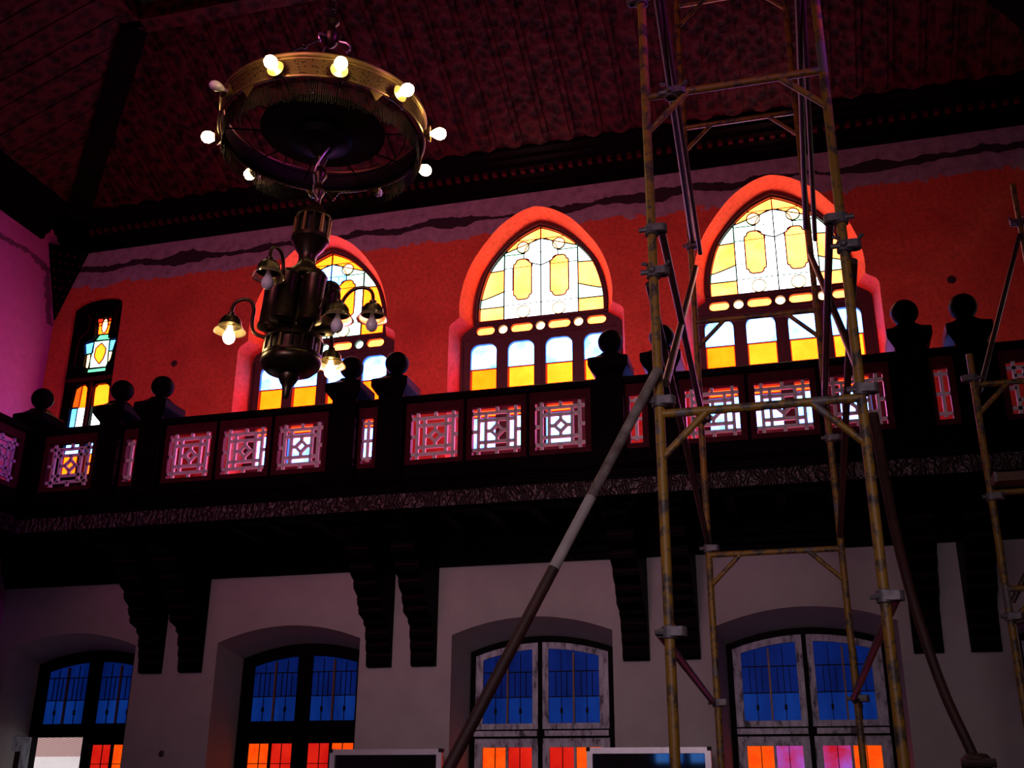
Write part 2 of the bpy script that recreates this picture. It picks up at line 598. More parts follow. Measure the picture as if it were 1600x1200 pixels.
# small window
OPEN_SMALL = [(-.160, DECK), (.545, DECK), (.515, 7.33)] + [(x, z) for x, z in smooth_poly([(.50, 7.40), (.40, 7.455), (.17, 7.475), (-.05, 7.44), (-.185, 7.36)], 3)]
def seg_arch(x0, x1, zb, zs, za, n=14):
    p = [(x0, zb), (x1, zb)]
    for i in range(n+1):
        t = i/n
        p.append((x1+(x0-x1)*t, zs+(za-zs)*(1-(2*t-1)**2)))
    return p
def niche_front(k): x = NICHE[k]; return seg_arch(x, x+NW, .0, 3.19, 3.345)
def niche_back(k): x = NICHE[k]; return seg_arch(x+.045, x+NW-.05, .0, 3.085, 3.228)

# ------------------------------------------------------------------ shell
def front_wall():
    mb = MB()
    outer = rect(X0-.6, X1+.6, -.02, 8.9)
    fh = [[(c+x, z) for x, z in OPEN_BIG] for c in WIN_C]
    fh.append(OPEN_SMALL)
    fh.append([(2*5.762-x, z) for x, z in OPEN_SMALL])
    nf = [niche_front(k) for k in range(5)]
    nb = [niche_back(k) for k in range(5)]
    vs, fs = fill2d([outer] + fh + nf)
    mb.faces([(x, 0, z) for x, z in vs], fs, 'wall_paint')
    fi_ = [[(c+x, z) for x, z in OPEN_IN] for c in WIN_C] + fh[3:]
    vs, fs = fill2d([outer] + fi_ + nb)
    mb.faces([(x, .62, z) for x, z in vs], fs, 'wall_paint')
    def loft(a, ya, b, yb):
        n = len(a)
        mb.faces([(x, ya, z) for x, z in a] + [(x, yb, z) for x, z in b],
                 [(i, (i+1) % n, (i+1) % n+n, i+n) for i in range(n)], 'wall_paint')
    for h, hi in zip(fh, fi_):
        loft(h, 0, hi, .264)
        loft(hi, .264, hi, .62)
    for a, b in zip(nf, nb):
        loft(a, 0, b, .5)
        loft(b, .5, b, .62)
    loft(outer, 0, outer, .62)
    o = mesh_obj('wall_front', mb)
    tag(o, 'long window wall, red painted above the gallery and pale plaster below', 'wall', kind='structure')
front_wall()

def struct_box(name, a, mat, label, cat='wall'):
    o = mesh_obj(name, MB().box(*a, mat))
    return tag(o, label, cat, kind='structure')
struct_box('wall_left', (X0-.6, X0, YB-.6, 0, -.02, 8.9), 'wall_left_light_tint', 'white plaster side wall at the left, violet light put into its colour')
struct_box('wall_right', (X1, X1+.6, YB-.6, 0, -.02, 8.9), 'plaster_white', 'plaster side wall outside the frame at right')
struct_box('wall_back', (X0, X1, YB-.6, YB, -.02, 8.9), 'plaster', 'plaster wall behind the camera')
struct_box('floor', (X0-.6, X1+.6, YB-.6, .62, -.2, 0), 'floor_stone', 'stone floor of the hall', 'floor')

def ceiling():
    mb = MB()
    yo, zo = -.46, 8.46
    D, zt = 2.5, 9.34
    m = 'ceiling_wood'
    a, b = X0+.46, X1-.46
    f, g = yo, YB+.46
    ai, bi, fi, gi = X0+D, X1-D, -D, YB+D
    mb.poly([(a, f, zo), (b, f, zo), (bi, fi, zt), (ai, fi, zt)], m)
    mb.poly([(a, g, zo), (ai, gi, zt), (bi, gi, zt), (b, g, zo)], m)
    mb.poly([(a, f, zo), (ai, fi, zt), (ai, gi, zt), (a, g, zo)], m)
    mb.poly([(b, f, zo), (b, g, zo), (bi, gi, zt), (bi, fi, zt)], m)
    mb.poly([(ai, fi, zt+.14), (bi, fi, zt+.14), (bi, gi, zt+.14), (ai, gi, zt+.14)], m)
    # lid above so that no daylight leaks in
    mb.box(X0-.6, X1+.6, YB-.6, .62, 9.7, 9.9, m)
    s = (zt-zo)/(fi-yo)
    def zz(y): return zo + s*(y-yo)
    # carved planks running up the front slope, with rounded lower ends
    x = a+.25
    while x < b-.2:
        yl = f-.10
        yt = max(fi, -(x-X0)+.02, -(X1-x)+.02)
        if yt < yl-.2:
            wd = .105
            for off, hw, th in ((0, wd, .035), (0, .045, .06)):
                pr = []
                for i in range(5):
                    t = PI*i/4
                    pr.append((x-hw*math.cos(t), yl+ (hw*math.sin(t)*.8)))
                pts = [(x+hw, yt), (x-hw, yt)] + pr
                top = [(px, py, zz(py)-th) for px, py in pts]
                bot = [(px, py, zz(py)+.01) for px, py in pts]
                n = len(pts)
                mb.faces(top+bot, [tuple(range(n))] + [(i, (i+1) % n, (i+1) % n+n, i+n) for i in range(n)], m)
        x += .30
    y = f-.3
    while y > g+.3:
        xl = a+.10
        xt = min(ai, X0-y-.02)
        if xt > xl+.2:
            th, hw = .012, .105
            def zl(xx): return zo + (xx-a)*(zt-zo)/(ai-a)
            vs = [(xl, y-hw, zl(xl)-th), (xl, y+hw, zl(xl)-th), (xt, y+hw, zl(xt)-th), (xt, y-hw, zl(xt)-th)]
            vs += [(vx, vy, vz+th+.01) for vx, vy, vz in vs]
            mb.faces(vs, [(0, 1, 2, 3), (0, 4, 5, 1), (1, 5, 6, 2), (2, 6, 7, 3), (3, 7, 4, 0)], m)
        y -= .30
    o = mesh_obj('ceiling', mb)
    tag(o, 'dark carved timber tray ceiling with sloping planked sides', 'ceiling', kind='structure')
    # hip beams and ridge beams
    hb = MB()
    for (p, q) in (((a, f, zo), (ai, fi, zt)), ((b, f, zo), (bi, fi, zt))):
        p, q = Vector(p), Vector(q)
        d = (q-p).normalized()
        sd = d.cross(Vector((0, 0, 1))).normalized()*.13
        u = Vector((0, 0, -.10))
        vs = [p+sd, p-sd, q-sd, q+sd, p+sd+u, p-sd+u, q-sd+u, q+sd+u]
        hb.faces(vs, [(0, 1, 2, 3), (4, 7, 6, 5), (0, 4, 5, 1), (1, 5, 6, 2), (2, 6, 7, 3), (3, 7, 4, 0)], 'dark_wood')
    hb.box(ai-.1, bi+.1, fi-.1, fi+.1, zt-.1, zt+.12, 'ceiling_wood')
    hb.box(ai-.1, ai+.1, gi, fi, zt-.1, zt+.12, 'ceiling_wood')
    for xx in (ai+1.0, ai+2.0, ai+3.0, ai+4.0, ai+5.0, ai+6.0):
        hb.box(xx-.09, xx+.09, gi, fi, zt-.04, zt+.13, 'ceiling_wood')
    tag(mesh_obj('trim_1', hb), 'hip and ridge beams of the timber ceiling', 'beam', kind='structure')
    # cornices
    prof = [(0, 8.14), (-.05, 8.14), (-.06, 8.20), (-.12, 8.215), (-.13, 8.255), (-.19, 8.27), (-.20, 8.31), (-.27, 8.325),
            (-.28, 8.36), (-.36, 8.375), (-.37, 8.41), (-.47, 8.42), (-.48, 8.48), (0, 8.7)]
    cb = MB()
    cb.prism(prof, 'x', X0, X1, 'dark_wood')
    # small dentils under the cornice steps
    x = X0+.5
    while x < X1-.4:
        cb.box(x, x+.05, -.255, -.19, 8.275, 8.325, 'maroon_wood')
        x += .11
    tag(mesh_obj('trim_2', cb), 'stepped dark wooden cornice above the window wall', 'cornice', kind='structure')
    cl = MB()
    vs = [(X0-p[0], p[1]) for p in prof]
    cl.prism(vs, 'y', YB, -.48, 'dark_wood')
    tag(mesh_obj('trim_3', cl), 'stepped dark wooden cornice above the left wall', 'cornice', kind='structure')
ceiling()

# carved squinch in the corner
def squinch():
    mb = MB()
    A, B, C = Vector((X0+.002, -.34, 8.16)), Vector((X0+.36, -.002, 8.16)), Vector((X0+.01, -.01, 7.22))
    rows = 9
    mb.faces([A, B, C, Vector((X0+.002, -.002, 8.16))], [(0, 1, 2), (0, 2, 3), (1, 3, 2), (0, 3, 1)], 'dark_wood')
    kb = mb
    nrm = (B-A).cross(C-A).normalized()
    if nrm.y > 0: nrm = -nrm
    for i in range(1, rows):
        t = i/rows
        n = max(1, int(round((1-t)*6)))
        for k in range(n):
            s = (k+.5)/n
            p = (A*(1-s)+B*s)*(1-t) + C*t
            kb.ball(p+nrm*.005, .017, 'maroon_wood', 8)
    tag(mesh_obj('corner_bracket', mb, org=(X0+.1, -.1, 7.22)), 'dark carved triangular bracket under the cornice in the left corner', 'bracket')
squinch()

# ------------------------------------------------------------------ large stained windows
def med(cx, cz):
    p = []
    for sx, sz in ((1, -1), (1, 1), (-1, 1), (-1, -1)):
        c = [(.045, .255), (.075, .235), (.080, .205), (.105, .195), (.107, .15)]
        if sx*sz < 0: seq = c
        else: seq = c[::-1]
        p += [(cx+sx*a, cz+sz*b) for a, b in seq]
    return p

def big_window(name, cx, label, dim):
    root = thing(name, (cx, .27, DECK), label, 'stained glass window', kind='structure')
    Y = .292
    lights = [(-.802 + .431*j, -.802 + .431*j + .298) for j in range(4)]
    holes = [GLASS_BIG]
    cz = 6.592
    obl = [(-.635, .105), (-.215, .125), (.215, .125), (.635, .105)]
    for ox, hw in obl: holes.append(stadium(ox, cz, hw, .048))
    for ox in (-.432, 0, .432): holes.append(circ(ox, cz, .052))
    for a, b in lights:
        holes.append(archrect(a, b, 5.856, 6.43, .09))
        holes.append(rect(a, b, 5.20, 5.655))
    loc = lambda lp: [(cx+x, z) for x, z in lp]
    shrink = [(x*.999, z) for x, z in OPEN_IN]
    mb = MB()
    slab(mb, [loc(shrink)] + [loc(h) for h in holes], Y-.03, Y+.05, 'window_wood')
    # raised moulding round the arch and transom bars
    ring = [(x*1.05, z+(z-6.7)*.035) for x, z in GLASS_BIG]
    mb2 = MB()
    for lp in (ring,):
        for i in range(len(lp)-1): mb2.bar((cx+lp[i][0], lp[i][1]), (cx+lp[i+1][0], lp[i+1][1]), .03, Y-.055, Y-.02, 'window_wood')
    for zz in (6.505, 6.68): mb2.box(cx-.86, cx+.86, Y-.055, Y-.02, zz-.012, zz+.012, 'window_wood')
    mb2.box(cx-.90, cx+.90, Y-.06, Y-.02, 5.70, 5.80, 'window_wood')
    for xx in (-.9, 0, .9): mb2.box(cx+xx-.012, cx+xx+.012, Y-.05, Y-.02, DECK+.1, 6.49, 'window_wood')
    f = mesh_obj('window_frame', mb, root)
    mesh_obj('moulding', mb2, f)
    g = MB()
    ld = MB()
    yg = Y+.012
    def put(poly, mat, lead=None, wd=.012, dy=0.0, c=True):
        pp = clip(poly, GLASS_BIG) if c else poly
        if len(pp) < 3: return
        g.poly([(cx+x, yg-dy, z) for x, z in pp], mat)
        if lead:
            ld.ringflat(loc(pp), wd, yg-dy-.008, yg-dy+.002, lead)
    yl = 'glass_yellow' if dim else 'glass_gold'
    # outer columns
    for s in (-1, 1):
        def R(a, b, z0, z1): return rect(min(s*a, s*b), max(s*a, s*b), z0, z1)
        put(R(.43, .8, 6.70, 6.885), yl, 'lead')
        put([(s*.43, 6.885), (s*.8, 6.885), (s*.8, 6.98), (s*.66, 7.00), (s*.56, 7.03), (s*.43, 7.075)][::s], 'glass_teal', 'lead')
        put([(s*.43, 7.075), (s*.56, 7.03), (s*.66, 7.00), (s*.8, 6.98), (s*.8, 7.28), (s*.60, 7.335), (s*.43, 7.345)][::s], yl, 'lead')
        put([(s*.43, 7.345), (s*.60, 7.335), (s*.8, 7.28), (s*.8, 7.9), (s*.43, 7.9)][::s], 'glass_teal', 'lead')
        # inner columns
        put(R(0, .43, 6.70, 6.895), 'glass_pale' if not dim else 'glass_teal', 'lead', .007)
        put(R(0, .43, 6.895, 7.08), 'glass_pale', None)
        put(R(.335, .43, 7.08, 7.36), 'glass_pale', 'lead', .006)
        put(R(.0, .335, 7.08, 7.36), 'glass_pale', None)
        put(R(.10, .43, 7.36, 7.53), 'glass_teal', 'lead', .007)
        put(R(0, .43, 7.53, 7.70), 'glass_teal', 'lead', .007)
        put([(0, 7.70), (s*.43, 7.56), (s*.43, 8), (0, 8)][::s], yl, 'lead', dy=.002)
        put(circ(s*.205, 6.80, .075), 'glass_cream', 'lead', .008, .004)
        put(med(s*.215, 7.205), 'glass_yellow' if dim else 'glass_gold', 'red_lead', .014, .006)
        put(circ(s*.21, 7.61, .072), 'glass_cream', 'lead', .012, .006)
    fan = [(-.20, 7.47)] + [(.20*math.cos(t), 7.50+.20*math.sin(t)) for t in [PI*i/12 for i in range(13)]][::-1] + [(.20, 7.47), (.11, 7.40), (0, 7.36), (-.11, 7.40)]
    put(fan, 'glass_blue' if dim else 'glass_pale', 'lead', .010, .004)
    for xx in (-.43, 0, .43):
        ld.bar((cx+xx, 6.70), (cx+xx, 7.83 if xx == 0 else 7.54), .014, yg-.018, yg-.006, 'lead')
    for ox, hw in obl: put(stadium(ox, cz, hw+.004, .052), 'glass_gold', None, c=False)
    for ox in (-.432, 0, .432): put(circ(ox, cz, .056), 'glass_cream' if not dim else 'glass_teal', None, c=False)
    for j, (a, b) in enumerate(lights):
        put(rect(a-.005, b+.005, 6.14, 6.44), 'glass_blue', None, c=False)
        put(rect(a-.005, b+.005, 5.85, 6.14), 'glass_amber' if (dim or j == 0) else 'glass_yellow', None, c=False)
        put(rect(a-.005, b+.005, 5.565, 5.66), 'glass_amber', None, c=False)
        put(rect(a-.005, b+.005, 5.195, 5.565), 'glass_blue', None, c=False)
        for z0_, z1_ in ((5.856, 6.14), (5.575, 5.655)):  # glowing red edging painted round the amber panes as camera bloom
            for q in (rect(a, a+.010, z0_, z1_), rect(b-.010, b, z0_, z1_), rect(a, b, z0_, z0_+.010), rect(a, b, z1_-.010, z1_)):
                put(q, 'red_glass_and_bloom', None, dy=.002, c=False)
        for zz in (6.14, 5.565): ld.bar((cx+a, zz), (cx+b, zz), .012, yg-.012, yg-.001, 'red_lead')
    mesh_obj('stained_glass', g, root)
    mesh_obj('lead_came', ld, root)
big_window('window_2', WIN_C[0], 'pointed stained glass window behind the hanging lamp', True)
big_window('window_3', WIN_C[1], 'pointed stained glass window between lamp and scaffold', False)
big_window('window_4', WIN_C[2], 'pointed stained glass window seen through the scaffold', False)

def small_window():
    root = thing('window_1', (.19, .08, DECK), 'narrow stained glass window with vase design near left corner', 'stained glass window', kind='structure')
    Y = .08
    P = {
     'lr': [(-.028, 6.309), (.034, 6.346), (.115, 6.346), (.156, 6.292), (.168, 6.067), (-.047, 6.067)],
     'rr': [(.23, 6.297), (.277, 6.338), (.411, 6.335), (.464, 6.287), (.482, 6.064), (.26, 6.067)],
     'lw': [(-.047, 6.057), (.168, 6.057), (.165, 5.762), (-.047, 5.762)],
     'rw': [(.25, 6.055), (.475, 6.055), (.478, 5.750), (.25, 5.755)]}
    holes = []
    holes.append([(-.05, 6.062)] + [(-.047, 5.76), (.167, 5.76), (.167, 6.062), (.156, 6.292), (.115, 6.346), (.034, 6.346), (-.028, 6.309)])
    holes.append([(.25, 6.06), (.25, 5.752), (.478, 5.752), (.48, 6.06), (.464, 6.287), (.411, 6.337), (.277, 6.337), (.235, 6.297)])
    holes.append(rect(-.05, .167, 5.20, 5.60))
    holes.append(rect(.25, .478, 5.20, 5.60))
    vase = [(.046, 6.587), (.08, 6.575), (.083, 6.50), (.372, 6.50), (.368, 6.575), (.40, 6.62), (.418, 6.66), (.43, 6.78), (.459, 6.925), (.34, 6.94),
            (.331, 7.02), (.35, 7.225), (.12, 7.235), (.137, 7.02), (.12, 6.94), (.0, 6.91), (.03, 6.77), (.045, 6.74)]
    holes.append(vase)
    mb = MB()
    frame_out = [(x+.5*(.19-x)*.002, z) for x, z in OPEN_SMALL]
    slab(mb, [frame_out] + holes, Y-.03, Y+.06, 'black_wood')
    f = mesh_obj('window_frame', mb, root)
    m2 = MB()
    m2.box(-.15, .52, Y-.05, Y-.02, 6.38, 6.43, 'maroon_wood')
    m2.box(.19, .23, Y-.05, Y-.02, DECK+.1, 6.36, 'maroon_wood')
    for seq in ([(.0, 7.30), (.06, 7.22), (.04, 7.05), (-.06, 6.96), (-.08, 6.60)], [(.44, 7.34), (.41, 7.22), (.43, 7.05), (.49, 6.98), (.49, 6.6)]):
        for i in range(len(seq)-1): m2.bar(seq[i], seq[i+1], .014, Y-.045, Y-.02, 'maroon_wood')
    mesh_obj('moulding', m2, f)
    g, ld = MB(), MB()
    yg = Y+.02
    def put(pp, mat, dy=0., lead='lead'):
        g.poly([(x, yg-dy, z) for x, z in pp], mat)
        if lead: ld.ringflat(pp, .012, yg-dy-.008, yg-dy+.003, lead)
    # a red field behind, then each pane
    put([(-.05, 6.067), (.17, 6.067), (.17, 6.35), (-.05, 6.35)], 'glass_amber', lead=None)
    put([(-.05, 6.067), (.045, 6.067), (.052, 6.35), (-.05, 6.35)], 'glass_orange', .002, 'red_lead')
    put([(.24, 6.065), (.485, 6.065), (.485, 6.35), (.24, 6.35)], 'glass_yellow', lead=None)
    put([(-.055, 5.75), (.17, 5.75), (.17, 6.06), (-.055, 6.06)], 'glass_pale', lead=None)
    put([(-.055, 5.75), (.03, 5.75), (.03, 6.06), (-.055, 6.06)], 'glass_sky', .002)
    put([(.245, 5.74), (.48, 5.74), (.48, 6.06), (.245, 6.06)], 'glass_pale', lead=None)
    for a in (-.05, .25):
        put(rect(a-.003, a+.222, 5.46, 5.605), 'glass_blue')
        put(rect(a-.003, a+.222, 5.195, 5.46), 'glass_amber', lead='red_lead')
    put([(.083, 6.563), (.368, 6.567), (.372, 6.496), (.083, 6.50)], 'glass_green')
    put([(.116, 6.931), (.089, 6.575), (.359, 6.573), (.333, 6.933)], 'glass_teal')
    put([(-.005, 6.91), (.014, 6.765), (.117, 6.776), (.117, 6.93)], 'glass_sky')
    put([(.338, 6.93), (.345, 6.778), (.447, 6.78), (.462, 6.928)], 'glass_sky')
    put([(.04, 6.76), (.046, 6.587), (.104, 6.57), (.093, 6.77)], 'glass_cream')
    put([(.341, 6.775), (.357, 6.575), (.425, 6.65), (.425, 6.775)], 'glass_cream')
    put([(.23, 6.898), (.159, 6.836), (.150, 6.74), (.172, 6.69), (.239, 6.616), (.285, 6.68), (.305, 6.76), (.302, 6.82)], 'glass_yellow', .006, 'red_lead')
    put([(.179, 7.015), (.125, 6.94), (.354, 6.936), (.331, 7.012)], 'glass_green')
    put([(.138, 7.180), (.150, 7.018), (.332, 7.018), (.327, 7.194)], 'glass_yellow')
    put([(.115, 7.24), (.13, 7.14), (.20, 7.14), (.20, 7.24)], 'red_glass_and_bloom')
    put([(.27, 7.235), (.28, 7.14), (.345, 7.15), (.352, 7.235)], 'red_glass_and_bloom')
    put([(.238 + .042*math.cos(t), 7.13+.097*math.sin(t)) for t in [2*PI*i/16 for i in range(16)]], 'glass_cream', .006, 'red_lead')
    mesh_obj('stained_glass', g, root)
    mesh_obj('lead_came', ld, root)
small_window()

# ------------------------------------------------------------------ niche doors
def door(name, x0, worn, cols, label, open_leaf=False, yy=.5, blues=('door_blue_bright', 'door_blue', 'door_blue')):
    dz = 0 if worn else .055
    root = thing(name, (x0+NW/2, yy, 0), label, 'door', kind='structure')
    L = lambda pts: [(x0+x, z) for x, z in pts]
    cas = 'worn_paint' if worn else 'black_wood'
    def top(x): return 3.085 + (3.228-3.085)*(1-(2*(x-.045)/(NW-.095)-1)**2)
    outer = [(x-x0, z) for x, z in seg_arch(x0+.046, x0+NW-.051, .005, 3.085, 3.227)]
    def leafpoly(a, b, z0, d):
        n = 6
        return [(a, z0), (b, z0)] + [(b+(a-b)*i/n, top(b+(a-b)*i/n)-d) for i in range(n+1)]
    up_l, up_r = leafpoly(.098, .757, 2.318+dz, .062), leafpoly(.800, 1.478, 2.318+dz, .062)
    lo_l, lo_r = rect(.098, .757, .02, 2.232+dz), rect(.800, 1.478, .02, 2.232+dz)
    mb = MB()
    slab(mb, [L(outer), L(up_l), L(up_r), L(lo_l), L(lo_r)], yy, yy+.10, 'black_wood')
    mesh_obj('door_frame', mb, root)
    if worn:
        mesh_obj('transom_bar', MB().box(x0+.10, x0+.75, yy-.02, yy, 2.252, 2.302, 'worn_paint').box(x0+.83, x0+1.47, yy-.02, yy, 2.252, 2.302, 'worn_paint'), root)
    def leaf(pl, gl, upper, colors, hx):
        m = MB()
        holes = gl if isinstance(gl[0][0], tuple) else [gl]
        slab(m, [L([(x+(.001 if x < .78 and x < .4 else 0), z) for x, z in pl])] + [L(h) for h in holes], yy+.015, yy+.06, cas)
        c = mesh_obj('casement' if upper else 'door_leaf', m, root)
        g, ld = MB(), MB()
        for h in holes:
            xs = [p[0] for p in h]
            zs = [p[1] for p in h]
            a, b, zb, zt = min(xs), max(xs), min(zs), max(zs)
            mid = (a+b)/2
            if upper:
                hull = h
                for q, (z0, z1, mt) in enumerate(((zb, 2.629+dz, blues[0]), (2.629+dz, 2.875+dz, blues[1]), (2.875+dz, 3.3, blues[2]))):
                    pp = clip(rect(a-.01, b+.01, z0, z1), hull)
                    if len(pp) > 2: g.poly([(x0+x, yy+.045, z) for x, z in pp], mt)
                    if q: ld.bar((x0+a, z0), (x0+b, z0), .010, yy+.03, yy+.043, 'lead')
                for s, e in ((a, mid), (mid, b)):
                    w_ = e-s
                    ld.bar((x0+s+w_*.5, zb), (x0+s+w_*.5, 2.629+dz), .007, yy+.033, yy+.043, 'lead')
                    for t in (.28, .5, .72): ld.bar((x0+s+w_*t, 2.629+dz), (x0+s+w_*t, 2.875+dz), .007, yy+.033, yy+.043, 'lead')
                    ld.bar((x0+s+w_*.5, 2.875+dz), (x0+s+w_*.5, top(s+w_*.5)-.15), .007, yy+.033, yy+.043, 'lead')
                    ld.box(x0+s+w_*.5-.012, x0+s+w_*.5+.012, yy+.03, yy+.044, 2.47+dz, 2.52+dz, 'lead')
                ld.box(x0+mid-.009, x0+mid+.009, yy+.012, yy+.043, zb, top(mid)-.15, 'gold_bar')
            else:
                for (s, e), mt in zip(((a, mid), (mid, b)), colors):
                    g.poly([(x0+s, yy+.045, zb), (x0+e, yy+.045, zb), (x0+e, yy+.045, zt), (x0+s, yy+.045, zt)], mt)
                    ld.bar((x0+(s+e)/2, zb), (x0+(s+e)/2, zt), .007, yy+.033, yy+.043, 'lead')
                    for zz in (zt-.20, zt-.62): ld.bar((x0+s, zz), (x0+e, zz), .007, yy+.033, yy+.043, 'lead')
                ld.box(x0+mid-.012, x0+mid+.012, yy+.012, yy+.043, zb, zt, cas)
        gp = mesh_obj('glass', g, c)
        mesh_obj('lead_came', ld, c)
    def gl_up(a, b, d):
        n = 6
        return [(a, 2.374+dz), (b, 2.374+dz)] + [(b+(a-b)*i/n, top(b+(a-b)*i/n)-d) for i in range(n+1)]
    leaf(up_l, gl_up(.176, .696, .128), True, None, 0)
    leaf(up_r, gl_up(.861, 1.380, .128), True, None, 0)
    if not open_leaf: leaf(lo_l, rect(.180, .690, .9, 2.148+dz), False, cols[:2], 0)
    leaf(lo_r, rect(.868, 1.385, .9, 2.148+dz), False, cols[2:], 0)
    return root
door('door_1', NICHE[0], False, ['door_orange', 'door_red', 'door_red', 'door_orange'], 'dark door in the far left niche with one lower leaf open', True)
door('door_2', NICHE[1], False, ['door_orange', 'door_red', 'door_red', 'door_orange'], 'dark framed glazed door in the second niche from left')
door('door_3', NICHE[2], True, ['door_orange', 'door_red', 'door_red', 'door_orange'], 'worn grey painted glazed door crossed by the slanting pole')
door('door_4', NICHE[3], True, ['door_orange', 'door_violet', 'door_violet', 'door_orange'], 'worn grey painted glazed door behind the scaffold')
door('door_5', NICHE[4], True, ['door_orange', 'door_red', 'door_red', 'door_orange'], 'glazed door in the niche at the right edge')

# the opened leaf of door_1, swung into the room, and what is outside
def open_leaf():
    hx, hy = NICHE[0]+.105, .47
    root = tag(bpy.data.objects.new('window_shutter', None), 'open glazed door leaf swung inward at the bottom left corner', 'door leaf')
    COL.objects.link(root)
    root.location = (hx, hy, .02)
    m = MB()
    outer = rect(0, .655, .02, 2.285)
    panes = [rect(.10, .30, 1.55, 2.13), rect(.35, .555, 1.55, 2.13), rect(.10, .555, .25, 1.35)]
    slab(m, [outer] + panes, -.025, .025, 'worn_paint')
    g = MB()
    for p in panes[:2]: g.poly([(x, 0, z) for x, z in p], 'dark_panel')
    g2 = MB().box(.09, .565, -.012, .012, .24, 1.36, 'black_wood')
    ang = math.radians(-119)
    def turn(mb):
        out = MB()
        out.mats, out.m, out.f = mb.mats, mb.m, mb.f
        c, s = math.cos(ang), math.sin(ang)
        out.v = [(hx+x*c-y*s, hy+x*s+y*c, z) for x, y, z in mb.v]
        return out
    mesh_obj('leaf_frame', turn(m), root)
    mesh_obj('glass', turn(g), root)
    mesh_obj('lower_panel', turn(g2), root)
open_leaf()
struct_box('wall_outside', (-9, 6, 6.6, 6.8, -.1, 2.36), 'outside_white', 'sunlit white wall outside the open door')
ob = MB()
ob.prism([(1.3, 2.98), (6.7, 2.335), (6.7, 2.395), (1.3, 3.04)], 'x', -9, 6, 'striped_soffit')
tag(mesh_obj('canopy', ob, org=(-1.5, 4, 2.4)), 'pale pink striped canopy seen outside through the open door', 'canopy')
struct_box('floor_outside', (-12, 14, .63, 14, -.3, -.1), 'outside_white', 'bright ground outside the open door', 'ground')

# back wall doors, mirrored in the notice boards
for k, nm in ((1, 'door_6'), (2, 'door_7')):
    r = door(nm, NICHE[k], False, ['door_orange', 'door_red', 'door_red', 'door_orange'], 'glazed door in the wall behind the camera', yy=.5, blues=('glass_sky',)*3)
    r.rotation_euler = (0, 0, PI)
    r.location = (NICHE[k]+NW/2, YB+.115, 0)

# ------------------------------------------------------------------ gallery
YR = -1.235
def gallery():
    root = thing('balcony', (5.76, -.62, 4.17), 'long dark wooden gallery across the window wall', 'balcony')
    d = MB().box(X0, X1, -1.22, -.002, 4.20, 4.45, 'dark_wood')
    # joists under the deck
    x = X0+.4
    while x < X1-.3:
        d.box(x, x+.09, -1.18, -.15, 4.10, 4.20, 'dark_wood')
        x += .433
    mesh_obj('deck', d, root)
    mesh_obj('bounce_slab', MB().box(X0, X1, -1.15, -.002, 4.45, 4.458, 'deck_bounce'), root)  # unseen pale slab added to bounce window light up the wall
    mesh_obj('carved_frieze', MB().box(X0+.98, X1, -1.262, -1.222, 4.17, 4.315, 'carved_frieze'), root)
    prof = [(-1.222, 4.315), (-1.272, 4.315), (-1.275, 4.335), (-1.287, 4.34), (-1.289, 4.36), (-1.30, 4.365), (-1.302, 4.39),
            (-1.315, 4.395), (-1.325, 4.42), (-1.345, 4.425), (-1.345, 4.46), (-1.15, 4.46), (-1.15, 4.45), (-1.222, 4.45)]
    mesh_obj('edge_moulding', MB().prism(prof, 'x', X0+.98, X1, 'dark_wood'), root)
    low = [(-1.222, 4.17), (-1.262, 4.17), (-1.275, 4.15), (-1.24, 4.13), (-1.15, 4.13), (-1.15, 4.17)]
    mesh_obj('lower_moulding', MB().prism(low, 'x', X0+.98, X1, 'dark_wood'), root)
    pl = [(0, 3.87), (-.05, 3.87), (-.06, 3.93), (-.10, 3.94), (-.11, 4.0), (-.15, 4.02), (-.16, 4.19), (0, 4.19)]
    tag(mesh_obj('trim_4', MB().prism(pl, 'x', X0, X1, 'dark_wood')), 'dark wooden wall plate under the gallery', 'trim', kind='structure')
    r2_ = thing('balcony', (.1, -6, 4.17), 'dark wooden side gallery along the left wall', 'balcony')
    mesh_obj('deck', MB().box(X0+.002, .615, -9.5, -1.35, 4.20, 4.45, 'dark_wood'), r2_)
    q = [(-y-.605, z) for y, z in prof]
    mesh_obj('edge_moulding', MB().prism(q, 'y', -9.5, -1.36, 'dark_wood'), r2_)
    mesh_obj('carved_frieze', MB().box(.617, .655, -9.5, -1.36, 4.17, 4.315, 'carved_frieze'), r2_)
gallery()

# newel posts
def newel(x, y, label, proto=[None]):
    if proto[0] is None:
        root = thing('newel_post', (x, y, 4.46), label, 'post', 'newel posts along the gallery')
        h = .125
        mesh_obj('shaft', MB().box(x-h, x+h, y-h, y+h, 4.462, 5.27, 'dark_wood'), root)
        c = MB()
        prof = [(.128, 5.27), (.15, 5.30), (.18, 5.345), (.185, 5.36), (.185, 5.425), (.175, 5.435), (.12, 5.465), (.085, 5.495), (.068, 5.52)]
        vs, fs = [], []
        for hh, z in prof: vs += [(x-hh, y-hh, z), (x+hh, y-hh, z), (x+hh, y+hh, z), (x-hh, y+hh, z)]
        for i in range(len(prof)-1):
            for k in range(4):
                k2 = (k+1) % 4
                fs.append((4*i+k, 4*i+k2, 4*i+4+k2, 4*i+4+k))
        fs += [(3, 2, 1, 0), tuple(4*(len(prof)-1)+k for k in range(4))]
        c.faces(vs, fs, 'dark_wood')
        mesh_obj('cap', c, root)
        b = MB()
        b.lathe((x, y, 5.51), [(.07, 0), (.052, .012), (.05, .025), (.062, .03), (.062, .04)], 'dark_wood', 16)
        b.ball((x, y, 5.645), .118, 'dark_wood', 24)
        mesh_obj('ball_finial', b, root, True)
        proto[0] = root
        return root
    r = copy_tree(proto[0])
    r.location = (x, y, 4.46)
    r['label'] = label
    return r
